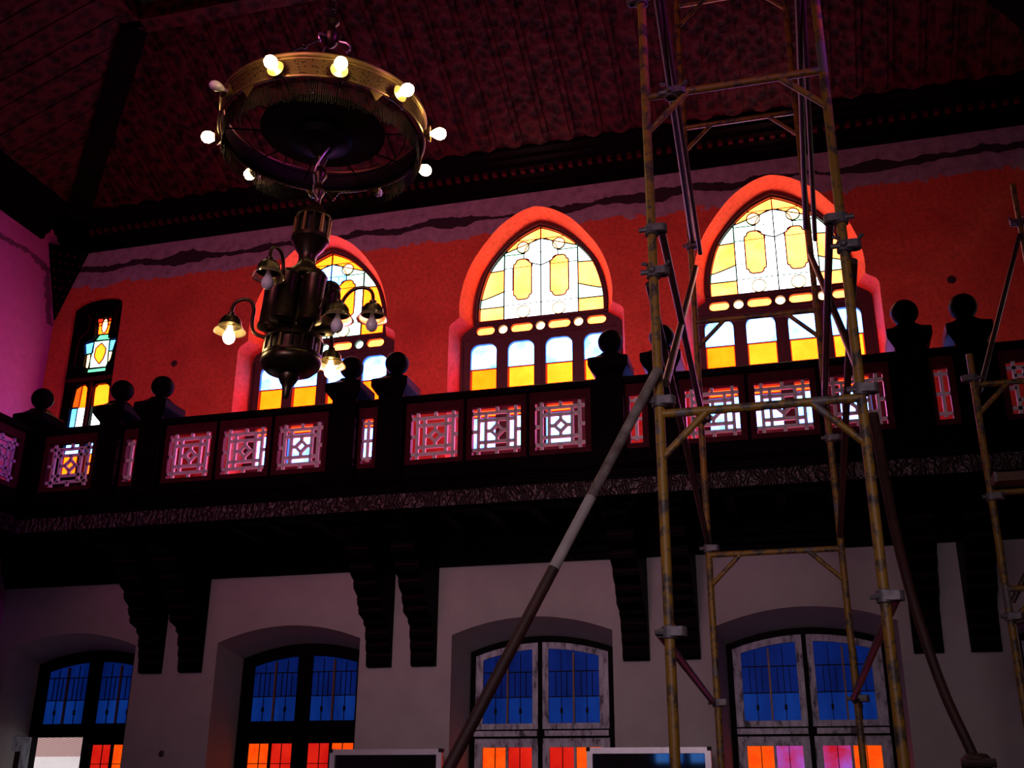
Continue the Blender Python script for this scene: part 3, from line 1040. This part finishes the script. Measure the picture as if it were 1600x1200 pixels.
PAIR = [1.845 + BAY*k for k in range(4)]
E_ = .24
newel(.628, YR, 'ball topped newel post at the left corner of the gallery')
names = [('left post of the first ball topped pair, right of the narrow window', 'right post of the first ball topped pair, right of the narrow window'),
         ('left post of the ball topped pair just right of the hanging lamp', 'right post of the ball topped pair just right of the hanging lamp'),
         ('ball topped post at the right edge of the middle window', 'ball topped post directly behind the left scaffold upright'),
         ('left post of the ball topped pair right of the scaffold', 'right post of the ball topped pair right of the scaffold')]
for k, pc in enumerate(PAIR):
    newel(pc-E_, YR, names[k][0])
    newel(pc+E_, YR, names[k][1])
newel(5.762*2-.628, YR, 'newel post outside the frame at the right end of the gallery')

def lattice(mb, cx, cz, hw, hh, y0, y1):
    m = 'lattice_paint'
    W = .030
    B = lambda p, q, w=W: mb.bar((cx+p[0]*hw, cz+p[1]*hh), (cx+q[0]*hw, cz+q[1]*hh), w, y0, y1, m)
    o, i = .76, .46
    for s in (-1, 1):
        B((s*o, -1), (s*o, 1)); B((-1, s*o), (1, s*o))
        B((s*i, -o), (s*i, o)); B((-o, s*i), (o, s*i))
        B((0, s*o), (0, s*1.0)); B((s*o, 0), (s*1.0, 0))
    d = .25
    pts = [(d, 0), (0, d), (-d, 0), (0, -d)]
    for k in range(4):
        B(pts[k], pts[(k+1) % 4], .030)
        B(pts[k], (pts[k][0]*i/d, pts[k][1]*i/d), .030)

def railing(xa, xb, panels, label, y=YR, group='railing sections of the gallery', along=None):
    """section between two posts from xa to xb; panels = list of (centre, halfwidth)"""
    root = thing('railing_section', ((xa+xb)/2, y, 4.46), label, 'railing', group)
    mesh_obj('handrail', MB().prism([(y-.075, 5.20), (y-.08, 5.25), (y-.06, 5.268), (y+.06, 5.268), (y+.08, 5.25), (y+.075, 5.20)], 'x', xa, xb, 'dark_wood'), root)
    mesh_obj('bottom_rail', MB().box(xa, xb, y-.05, y+.05, 4.462, 4.58, 'dark_wood'), root)
    edges = [xa] + [e for c, hw in panels for e in (c-hw-.055, c+hw+.055)] + [xb]
    for i in range(0, len(edges), 2):
        if edges[i+1]-edges[i] > .004:
            mesh_obj('stile', MB().box(edges[i], edges[i+1], y-.045, y+.045, 4.58, 5.20, 'dark_wood'), root)
    for c, hw in panels:
        fr = MB()
        slab(fr, [rect(c-hw-.055, c+hw+.055, 4.58, 5.20), rect(c-hw, c+hw, 4.632, 5.102)], y-.032, y+.032, 'maroon_wood')
        fo = mesh_obj('panel_frame', fr, root)
        lm = MB()
        if hw > .15: lattice(lm, c, 4.867, hw, .235, y-.012, y+.012)
        else:
            lm.box(c-.014, c+.014, y-.012, y+.012, 4.66, 5.075, 'lattice_paint')
            for zz in (4.69, 4.867, 5.045): lm.box(c-hw, c+hw, y-.011, y+.011, zz-.014, zz+.014, 'lattice_paint')
        mesh_obj('lattice', lm, fo)
    return root
railing(.753, 1.48, [(1.105, .262)], 'one panel railing section beneath the narrow stained window')
secn = ['three panel railing section left of and below the hanging lamp', 'three panel railing section below the middle arched window',
        'three panel railing section behind the scaffold frames']
nar = ['slim railing panel between the first pair of newel posts', 'slim railing panel glowing blue right of the hanging lamp',
       'slim railing panel just left of the scaffold upright', 'slim red lit railing panel right of the scaffold']
def shift_copy(src, dx, label):
    r = copy_tree(src)
    r.location = (src.location.x+dx, src.location.y, src.location.z)
    r['label'] = label
    return r
s0 = railing(PAIR[0]+E_+.125, PAIR[1]-E_-.125, [(2.508+.608*j, .235) for j in range(3)], secn[0])
for k in (1, 2): shift_copy(s0, BAY*k, secn[k])
n0 = railing(PAIR[0]-E_+.125, PAIR[0]+E_-.125, [(PAIR[0]-.02, .056)], nar[0])
for k in (1, 2, 3): shift_copy(n0, BAY*k, nar[k])
railing(PAIR[3]+E_+.125, 10.77, [(10.40, .262)], 'railing section cut by the right edge of the photo')
# side gallery railing (built along x then turned)
sr = railing(0, 2.46, [(.36, .235), (.968, .235), (1.576, .235), (2.184, .235)], 'side gallery railing running toward the viewer at far left', y=0)
sr.location = (.628, -1.36-1.23, 4.46)
sr.rotation_euler = (0, 0, -PI/2)
newel(.628, -1.36-2.46-.125, 'newel post of the side gallery outside the frame at left')

# corbels
CORB = [1.798 + BAY*k for k in range(4)]
prof = [(-.002, 2.89), (-.05, 2.89), (-.075, 2.92), (-.075, 3.03), (-.10, 3.06), (-.10, 3.14), (-.13, 3.17), (-.13, 3.27), (-.19, 3.30), (-.19, 3.335),
        (-.255, 3.355), (-.33, 3.38), (-.335, 3.44), (-.375, 3.47), (-.385, 3.545), (-.44, 3.575), (-.49, 3.61), (-.495, 3.68), (-.56, 3.71), (-.60, 3.74),
        (-.605, 3.83), (-.68, 3.86), (-.74, 3.89), (-.745, 3.98), (-.84, 4.01), (-.90, 4.04), (-1.0, 4.06), (-1.0, 4.098), (-.002, 4.098)]
clabels = [('left bracket of the pair right of the far left door', 'right bracket of the pair right of the far left door'),
           ('left bracket of the pair right of the second door', 'right bracket of the pair right of the second door'),
           ('stepped bracket right of the door with the slanting pole', 'stepped bracket just right of the front left scaffold upright'),
           ('left bracket of the pair right of the scaffold', 'rightmost stepped bracket near the edge of the photo')]
cp = None
for k, c in enumerate(CORB):
    for s in (0, 1):
        x = c + (-.237, .237)[s]
        if cp is None:
            cp = thing('corbel', (x, 0, 2.89), '', 'bracket', 'stepped wooden brackets under the gallery')
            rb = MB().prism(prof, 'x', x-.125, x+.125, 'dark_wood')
            for (y, z) in ((-.075, 3.0), (-.10, 3.10), (-.13, 3.22), (-.335, 3.41), (-.385, 3.51), (-.495, 3.65), (-.605, 3.79), (-.745, 3.94)):
                rb.tube([(x-.122, y-.004, z), (x+.122, y-.004, z)], .012, 'roll_wood', 6)
            mesh_obj('stepped_body', rb, cp)
            o = cp
        else:
            o = copy_tree(cp)
            o.location = (x, 0, 2.89)
        o['label'] = 'dark carved wooden gallery bracket, ' + clabels[k][s]

# ------------------------------------------------------------------ scaffold
FY, RY = -5.5, -2.55
FX = (7.782, 8.715)
RX = (7.715, 8.64)
TR = .024
def frame(root, xs, y, z0, z1, zbar, mat='scaffold_paint', knee=.20, fname='frame'):
    xl, xr = xs
    fr = mesh_obj(fname, MB().tube([(xl, y, zbar), (xr, y, zbar)], .021, mat, 12), root, True)
    for x in (xl, xr):
        p = MB().tube([(x, y, z0), (x, y, z1)], TR, mat, 14)
        mesh_obj('upright', p, fr, True)
    for s, x in ((1, xl), (-1, xr)):
        mesh_obj('knee_brace', MB().tube([(x+s*.006, y, zbar-knee-.02), (x+s*(knee+.03), y, zbar)], .017, mat, 10), fr, True)
    return fr
def coupler(root, x, y, z, side=1, big=True):
    m = MB()
    m.lathe((x, y, z-.03), [(.028, 0), (.036, .004), (.036, .056), (.028, .06)], 'steel', 14)
    m.lathe((x+side*.052, y-.01, z-.024), [(.014, 0), (.03, .003), (.03, .045), (.014, .048)], 'steel', 12)
    m.box(min(x, x+side*.06), max(x, x+side*.06), y-.042, y-.030, z-.020, z+.020, 'steel')
    m.tube([(x-side*.062, y-.018, z), (x-side*.02, y-.02, z)], .014, 'steel', 8)
    if big:
        m.tube([(x-side*.02, y-.055, z+.022), (x-side*.05, y-.05, z+.035)], .010, 'steel', 8)
        m.tube([(x+side*.07, y-.035, z+.02), (x+side*.09, y-.05, z+.035)], .010, 'steel', 8)
        m.ball((x, y-.042, z), .018, 'steel', 10)
    return mesh_obj('coupler', m, root, True)
def scaffold():
    root = thing('scaffold_tower', (8.22, -4.0, 0), 'tall orange yellow tubular scaffold tower standing before the right window', 'scaffold')
    for z0, z1, zb in ((.06, 1.70, 1.545), (1.70, 3.53, 3.373), (3.53, 5.36, 5.20), (5.36, 7.2, 7.03)):
        frame(root, FX, FY, z0, z1, zb)
    for z0, z1, zb in ((.06, 1.62, 1.48), (1.62, 3.46, 3.313), (3.46, 5.30, 5.165), (5.30, 7.12, 6.97), (7.12, 8.3, 8.25)):
        frame(root, RX, RY, z0, z1, zb)
    for xs, y in ((FX, FY), (RX, RY)):
        for x in xs:
            mesh_obj('base_plate', MB().box(x-.07, x+.07, y-.07, y+.07, 0.0, .012, 'steel').tube([(x, y, .012), (x, y, .1)], .018, 'steel'), root)
    for x, z, s in ((FX[0], 4.378, 1), (FX[1], 4.311, -1), (FX[0], 2.334, 1), (FX[1], 2.456, 1), (FX[0], 3.435, 1), (FX[1], 3.41, 1), (FX[0], 5.85, -1)):
        coupler(root, x, FY, z, s, False)
    for x, z, s in ((FX[0], 4.134, 1), (FX[1], 4.157, 1)): coupler(root, x, FY, z, s, True)
    coupler(root, 7.92, FY, 5.20, 1, True)
    for x, z in ((RX[0], 5.842), (RX[0], 3.359), (RX[0], 2.281), (RX[1], 2.292), (RX[1], 4.129), (RX[0], 4.36)): coupler(root, x, RY, z, 1, False)
    def brace(a, b, mat='dark_tube', r=.021, mid=None):
        mesh_obj('brace', MB().tube([a] + ([mid] if mid else []) + [b], r, mat, 12), root, True)
    o = .05
    for sx, i in ((1, 0), (-1, 1)):
        fx, rx = FX[i]+sx*o, RX[i]+sx*o*.4
        if i == 1: fx, rx = FX[i]-.05, RX[i]-.02
        brace((fx, FY, 4.38-.05*i), (rx, RY, 4.33))
        brace((FX[i]+(.0-.03 if i == 0 else .04), FY+.05, 4.10), (RX[i]+.0, RY-.045, 3.40))
        brace((rx+.015, RY-.05, 5.62), (FX[i]+(.03 if i == 0 else .0), FY+.05, 3.55), 'dark_tube')
        brace((fx, FY+.03, 6.32), (rx, RY-.05, 5.86))
        brace((fx+.02, FY+.09, 6.36), (rx+.06, RY-.09, 5.72), 'dark_tube', .018)
    brace((FX[0]-.045, FY, 2.334), (RX[0]-.03, RY-.05, 2.285))
    brace((FX[1]+.05, FY, 2.456), (RX[1]-.02, RY-.05, 2.295))
scaffold()

# raker left
def ray(px, py, y):
    d = fw + r2*((px-800)/FPX) - u2*((py-600)/FPX)
    t = (y-CAM_POS.y)/d.y
    return CAM_POS + d*t
RK = {'a': (7.79, -5.56, 3.58), 'b': (7.33, -5.89, 2.548), 'c': (6.86, -6.23, 1.495), 'd': (6.215, -6.693, .03)}
root = thing('scaffold_pole', RK['d'], 'long slanting shore pole, pale at top and brown below, left of scaffold', 'pole')
pa, pd = Vector(RK['a']), Vector(RK['d'])
m1, m2 = pa + (pd-pa)*.19, pa + (pd-pa)*.285
mesh_obj('worn_length', MB().tube([pa, m1], .0245, 'pole_worn', 12), root, True)['label'] = 'mottled worn upper length'
mesh_obj('pale_length', MB().tube([m1, m2], .025, 'pole_grey', 12), root, True)['label'] = 'pale bare length'
mesh_obj('brown_length', MB().tube([m2, pd], .0258, 'pole_brown', 12), root, True)['label'] = 'brown rusty lower length'
mesh_obj('foot_plate', MB().box(pd.x-.08, pd.x+.08, pd.y-.08, pd.y+.08, 0.0, .03, 'steel'), root)

pts = smooth_poly([(8.762, -5.44, 3.31), (8.84, -5.0, 2.74), (8.95, -4.85, 2.19), (9.075, -4.8, 1.80), (9.30, -4.75, 1.1), (9.62, -4.7, .03)], 4)
root = thing('scaffold_pole', (9.62, -4.7, 0), 'dark slightly bent shore pole running down right of the scaffold', 'pole')
mesh_obj('tube', MB().tube(pts, .024, 'pole_brown', 12), root, True)
cm = MB()
cm.lathe((9.075, -4.8, 1.755), [(.03, 0), (.055, .005), (.062, .02), (.062, .07), (.05, .085), (.03, .09)], 'dark_tube', 14)
cm.tube([(9.0, -4.86, 1.80), (9.15, -4.86, 1.80)], .02, 'dark_tube', 8)
mesh_obj('coupler', cm, root, True)
mesh_obj('foot_plate', MB().box(9.54, 9.70, -4.78, -4.62, 0.0, .03, 'steel'), root)

def second_tower():
    y = -2.55
    root = thing('scaffold_tower', (10.1, -2.2, 0), 'second orange scaffold partly cut off at the right edge', 'scaffold')
    xs = (9.668, 10.6)
    for z0, z1, zb in ((.05, 1.6, 1.45), (1.6, 3.13, 2.985), (3.13, 4.69, 4.45)):
        frame(root, xs, y, z0, z1, zb)
    xr = 10.37
    mesh_obj('standard', MB().tube([(xr, -1.6, .02), (xr, -1.6, 6.57)], .023, 'scaffold_paint', 12), root, True)
    coupler(root, xr, -1.6, 6.2, -1, True)
    coupler(root, 9.668, y, 4.50, -1, False)
    coupler(root, 9.668, y, 3.62, 1, False)
    coupler(root, 9.668, y, 2.80, 1, False)
    def br(a, b): mesh_obj('brace', MB().tube([a, b], .019, 'dark_tube', 10), root, True)
    br((10.345, -1.63, 6.07), (9.70, -2.53, 4.40))
    br((10.56, -2.5, 4.3), (9.70, -2.53, 2.9))
    br((10.56, -2.6, 3.0), (9.69, -2.6, 2.75))
    pl = thing('scaffold_plank', (10.2, -2.66, 3.66), 'short pale plank lying across the scaffold at right edge', 'plank')
    mesh_obj('board', MB().box(9.69, 10.9, -2.76, -2.58, 3.675, 3.735, 'plank_wood'), pl)
    mesh_obj('end_band', MB().box(9.672, 9.69, -2.765, -2.575, 3.67, 3.74, 'steel'), pl)
    mesh_obj('putlog', MB().tube([(9.668, y, 3.65), (10.6, y, 3.65)], .02, 'scaffold_paint', 10), root, True)
second_tower()

# ------------------------------------------------------------------ notice boards
def board(xa, xb, y, top_, label):
    root = thing('notice_board', ((xa+xb)/2, y, 0), label, 'notice board')
    w_ = .05
    f = MB()
    slab(f, [rect(xa, xb, .85, top_), rect(xa+w_, xb-w_, .85+w_, top_-w_)], y-.03, y+.03, 'aluminium')
    mesh_obj('frame', f, root)
    mesh_obj('glass_panel', MB().box(xa+w_-.005, xb-w_+.005, y-.008, y+.012, .85+w_-.005, top_-w_+.005, 'dark_panel'), root)
    for cx in (xa, xb):
        for cz in (top_, .85):
            mesh_obj('corner_cap', MB().box(cx-.004 if cx == xa else cx-.03, cx+.03 if cx == xa else cx+.004, y-.034, y+.034, cz-.03 if cz == top_ else cz-.004, cz+.004 if cz == top_ else cz+.03, 'black_iron'), root)
    for x in (xa+.12, xb-.12):
        l = MB().box(x-.02, x+.02, y-.02, y+.02, .02, .85, 'aluminium')
        l.box(x-.03, x+.03, y-.25, y+.25, 0.0, .03, 'aluminium')
        mesh_obj('leg', l, root)
board(3.915, 5.02, -.5, 2.088, 'aluminium framed glass notice board at the bottom, left one')
board(6.37, 7.452, -.5, 2.09, 'aluminium framed glass notice board left of the scaffold foot, blue reflections')

# ------------------------------------------------------------------ small marks on the wall
def hole(x, z, r, label):  # dark ring set on the wall to stand for a hole
    m = MB()
    m.lathe((x, 0, z), [(r*1.5, .0), (r*1.35, .006), (r, .008), (r*.8, -.0), (r*.7, .004), (0, .003)], 'dark_tube', 14, axis=(0, -1, 0))
    root = tag(mesh_obj('wall_hole', m, org=(x, 0, z), smooth=True), label, 'wall hole')
hole(1.793, 2.081, .022, 'small dark round hole low on the plaster between two left doors')
hole(1.35, 6.475, .028, 'small round hole on the red wall beside the narrow window')
hole(10.019, 6.491, .03, 'small round hole on the red wall at far right')

# ------------------------------------------------------------------ chandelier
CX, CY, CZ = 5.677, -5.125, 5.578
def chandelier():
    root = thing('chandelier', (CX, CY, CZ-1.80), 'large brass ring chandelier with lit bulbs and hanging lamp cluster', 'chandelier')
    C = lambda dz: (CX, CY, CZ+dz)
    R = .64
    band = MB().lathe(C(-.035), [(R-.012, 0), (R, 0), (R, .15), (R-.012, .15)], 'brass', 72)
    band.lathe(C(-.035), [(R-.012, .15), (R-.012, 0)], 'black_iron', 72)
    bo = mesh_obj('ring_band', band, root, True)
    rim = MB()
    rim.torus(C(-.035), R, .011, 'brass_plain', 72)
    rim.torus(C(.115), R, .016, 'brass_plain', 72)
    rim.torus(C(.085), R+.004, .006, 'brass_plain', 72)
    mesh_obj('rim', rim, bo, True)
    # small triangular pendants under the rim
    for a in (-108, -36, 36, 108, 180):
        t = math.radians(a)
        d, sd = Vector((math.cos(t), math.sin(t), 0)), Vector((-math.sin(t), math.cos(t), 0))
        p = Vector(C(-.045)) + d*(R+.004)
        v = [p+sd*.045, p-sd*.045, p-Vector((0, 0, .065))]
        mesh_obj('pendant_plate', MB().faces(v + [q-d*.008 for q in v], [(0, 1, 2), (5, 4, 3), (0, 3, 4, 1), (1, 4, 5, 2), (2, 5, 3, 0)], 'brass_plain'), bo)
    fr = MB()
    N = 300
    for i in range(N):
        t = 2*PI*i/N
        rr = R-.03
        x, y = CX+rr*math.cos(t), CY+rr*math.sin(t)
        l = .15+.025*random.random()
        fr.tube([(x, y, CZ-.03), (x+random.uniform(-.002, .002), y, CZ-.03-l)], .0028, 'bead_fringe', 4)
    tag(mesh_obj('fringe', fr, root), kind='stuff')
    # inner dish and spokes
    dish = MB().lathe(C(0), [(0, .09), (.2, .08), (.36, .04), (.385, .01), (.38, -.005), (.30, -.02), (.19, -.035), (.18, -.06), (.17, -.08),
                             (.10, -.10), (.07, -.13), (.045, -.16), (.03, -.17)], 'black_iron', 48)
    mesh_obj('dish', dish, root, True)
    mesh_obj('dish_rim', MB().torus(C(-.082), .10, .008, 'brass_dark', 40).torus(C(.008), .385, .008, 'black_iron', 48), root, True)
    sp = MB()
    for i in range(10):
        t = 2*PI*(i+.5)/10
        sp.tube([(CX+.38*math.cos(t), CY+.38*math.sin(t), CZ+.01), (CX+(R-.01)*math.cos(t), CY+(R-.01)*math.sin(t), CZ+.02)], .005, 'black_iron', 6)
    sp.torus(C(.012), .52, .004, 'black_iron', 64, 6)
    mesh_obj('spoke', sp, root, True)
    # lamp holders and bulbs round the ring
    angs = [(-89.0, 1), (-57.6, 1), (-23.6, 1), (14.2, 1), (48.8, 1), (84, 0), (120, 0), (155.7, 1), (192.5, 1), (237.0, 0)]
    for a, lit in angs:
        t = math.radians(a)
        d = Vector((math.cos(t), math.sin(t), 0))
        b = Vector(C(-.005)) + d*(R-.005)
        h = MB().lathe(b, [(.014, 0), (.020, .012), (.034, .026), (.047, .040), (.052, .050), (.048, .049), (.032, .034), (.016, .03)], 'brass_plain', 20, axis=d)
        ho = mesh_obj('lamp_holder', h, root, True)
        bl = MB()
        prof = [(.012, .03), (.014, .055), (.026, .072), (.037, .094), (.039, .110), (.034, .130), (.020, .145), (.001, .150)]
        if not lit: prof = [(r*.80, hh) for r, hh in prof]
        bl.lathe(b, prof, 'bulb_lit' if lit else 'bulb_white', 20, axis=d)
        bo2 = mesh_obj('bulb', bl, ho, True)
        bo2['label'] = 'lit round bulb' if lit else 'unlit white bulb'
    # suspension: rods to an upper hub, chain to the ceiling
    hub = MB().lathe(C(.70), [(.001, -.04), (.03, -.02), (.055, .02), (.06, .06), (.03, .09), (.025, .14), (.05, .17), (.03, .2), (.001, .21)], 'brass_dark', 20)
    mesh_obj('upper_hub', hub, root, True)
    hk = MB()
    for a in (20, 140, 260):
        t = math.radians(a)
        pt = [(CX+.05*math.cos(t), CY+.05*math.sin(t), CZ+.72)] + [(CX+(.05+.06*math.sin(q))*math.cos(t)*1.2, CY+(.05+.06*math.sin(q))*math.sin(t)*1.2, CZ+.72-.05*(1-math.cos(q))) for q in (.6, 1.2, 1.8, 2.4)]
        hk.tube(pt, .007, 'rope_steel', 8)
    mesh_obj('hook', hk, root, True)
    for a in (-100, 20, 140):
        t = math.radians(a)
        p = Vector((CX+R*.97*math.cos(t), CY+R*.97*math.sin(t), CZ+.11))
        q = Vector((CX+.05*math.cos(t), CY+.05*math.sin(t), CZ+.72))
        rd = MB().tube([p, q], .006, 'black_iron', 8)
        rd.ball(p+(q-p)*.22, .026, 'brass_dark', 14)
        rd.ball(p+(q-p)*.62, .020, 'brass_dark', 14)
        mesh_obj('suspension_rod', rd, root, True)
    ch = MB()
    z = CZ+.9
    k = 0
    while z < 9.44:
        ax = (1, 0, 0) if k % 2 else (0, 1, 0)
        ch.torus((CX, CY, z), .022, .006, 'black_iron', 12, 6, ax)
        z += .036
        k += 1
    mesh_obj('chain', ch, root, True)
    # the lower lamp hangs slightly out of plumb
    def lean(mb, tip=None):
        n = len(mb.v)
        out = []
        for (x, y, z) in mb.v:
            k = max(0, CZ-.40-z)*.066
            out.append((x-rt.x*k, y-rt.y*k, z))
        mb.v = out
        return mb
    # stem below the dish
    st = MB().lathe(C(-.16), [(.03, 0), (.042, -.03), (.030, -.06), (.022, -.09), (.045, -.125), (.048, -.15), (.025, -.19), (.020, -.215), (.036, -.25), (.04, -.275),
                              (.022, -.31), (.018, -.36)], 'brass_dark', 16)
    mesh_obj('stem', st, root, True)
    cb = MB()
    cb.tube([(CX+.045*math.cos(q*5)+.02, CY-.045*abs(math.sin(q*5))-.01, CZ-.10-.42*q) for q in [i/24 for i in range(25)]], .006, 'rope_steel', 8)
    mesh_obj('cable', cb, root, True)
    # crown gallery
    cr = MB().lathe(C(0), [(.018, -.50), (.04, -.53), (.085, -.585), (.108, -.605), (.112, -.625), (.10, -.63)], 'brass_dark', 12)
    cr.lathe(C(0), [(.085, -.63), (.085, -.745)], 'black_iron', 12)
    cr.lathe(C(0), [(.10, -.745), (.116, -.75), (.116, -.775), (.105, -.785), (.085, -.83), (.058, -.865), (.052, -.90), (.054, -.93), (.075, -.965), (.115, -.995), (.132, -1.02), (.132, -1.04), (.09, -1.05)], 'brass_dark', 24)
    co = mesh_obj('crown', lean(cr), root, True)
    bars = MB()
    for i in range(12):
        t = 2*PI*i/12
        x, y = CX+.103*math.cos(t), CY+.103*math.sin(t)
        bars.box(x-.008, x+.008, y-.008, y+.008, CZ-.75, CZ-.62, 'brass_plain' if i % 2 else 'brass_dark')
    mesh_obj('crown_bar', lean(bars), co)
    # body with clustered cylinders
    bd = MB().lathe(C(0), [(.09, -1.03), (.085, -1.1), (.085, -1.36), (.12, -1.40), (.168, -1.43), (.172, -1.45), (.150, -1.455), (.150, -1.525), (.172, -1.53), (.172, -1.545), (.16, -1.55)], 'brass_dark', 32)
    for i in range(6):
        t = math.radians(-96+60*i)
        x, y = CX+.155*math.cos(t), CY+.155*math.sin(t)
        cy_ = MB().lathe((x, y, CZ), [(.02, -1.04), (.05, -1.05), (.068, -1.075), (.072, -1.08), (.066, -1.10), (.064, -1.20), (.066, -1.33), (.073, -1.345), (.073, -1.365), (.05, -1.375), (.02, -1.38)], 'brass_dark', 20)
        mesh_obj('lamp_cylinder', lean(cy_), root, True)
    bw = bd
    for i in range(16):
        t = 2*PI*i/16
        x, y = CX+.165*math.cos(t), CY+.165*math.sin(t)
        bw.tube([(x, y, CZ-1.452), (x, y, CZ-1.53)], .009, 'brass_plain' if i % 4 == 0 else 'brass_dark', 6)
    mesh_obj('body', lean(bd), root, True)
    mesh_obj('bowl', lean(MB().lathe(C(0), [(.15, -1.53), (.172, -1.55), (.178, -1.575), (.17, -1.60), (.14, -1.63), (.09, -1.65), (.05, -1.655)], 'brass_dark', 32)), root, True)
    mesh_obj('finial', lean(MB().lathe(C(0), [(.05, -1.645), (.062, -1.655), (.06, -1.67), (.045, -1.70), (.034, -1.715), (.026, -1.74), (.022, -1.78), (.010, -1.80), (.001, -1.80)], 'brass_dark', 20)), root, True)
    # gooseneck arms with bell shades
    for (rs, zs, dx, dy, lit) in ((.46, -1.32, -.973, -.233, 1), (.40, -1.148, -.165, -.987, 0), (.346, -1.367, .824, -.567, 0), (.387, -1.257, .984, .182, 0), (.356, -1.402, -.008, 1.0, 1)):
        d = Vector((dx, dy, 0)).normalized()
        P = lambda r_, z_: Vector(C(z_)) + d*r_
        path = [P(.15, zs-.10), P(rs-.20, zs-.06), P(rs-.165, zs+.02), P(rs-.155, zs+.09), P(rs-.12, zs+.145), P(rs-.07, zs+.16), P(rs-.025, zs+.145), P(rs-.004, zs+.11), P(rs, zs+.06)]
        for q, wt in enumerate((1, .8, .6, .4, .2)): path[q] = path[q] - rt*(.066*max(0, CZ-.40-path[q].z)*wt)
        am = mesh_obj('arm', MB().tube([Vector(v) for v in smooth_poly([tuple(p) for p in path], 4)], .011, 'brass_dark', 10), root, True)
        sh = MB().lathe(P(rs, zs), [(.012, .075), (.022, .068), (.02, .055), (.045, .042), (.062, .018), (.066, -.008), (.072, -.018), (.062, -.016), (.05, .012), (.02, .04)], 'brass_dark', 24)
        so = mesh_obj('lamp_shade', sh, am, True)
        mesh_obj('glass_skirt', MB().lathe(P(rs, zs), [(.068, -.012), (.078, -.03), (.092, -.048), (.095, -.052), (.090, -.050), (.074, -.030), (.064, -.014)], 'shade_glass', 24), am, True)
        bl = MB().lathe(P(rs, zs), [(.012, .0), (.014, -.03), (.022, -.05), (.034, -.075), (.036, -.092), (.03, -.112), (.016, -.126), (.001, -.130)], 'bulb_lit' if lit else 'bulb_white', 20)
        b2 = mesh_obj('bulb', bl, am, True)
        b2['label'] = 'lit round bulb' if lit else 'unlit white bulb'
chandelier()
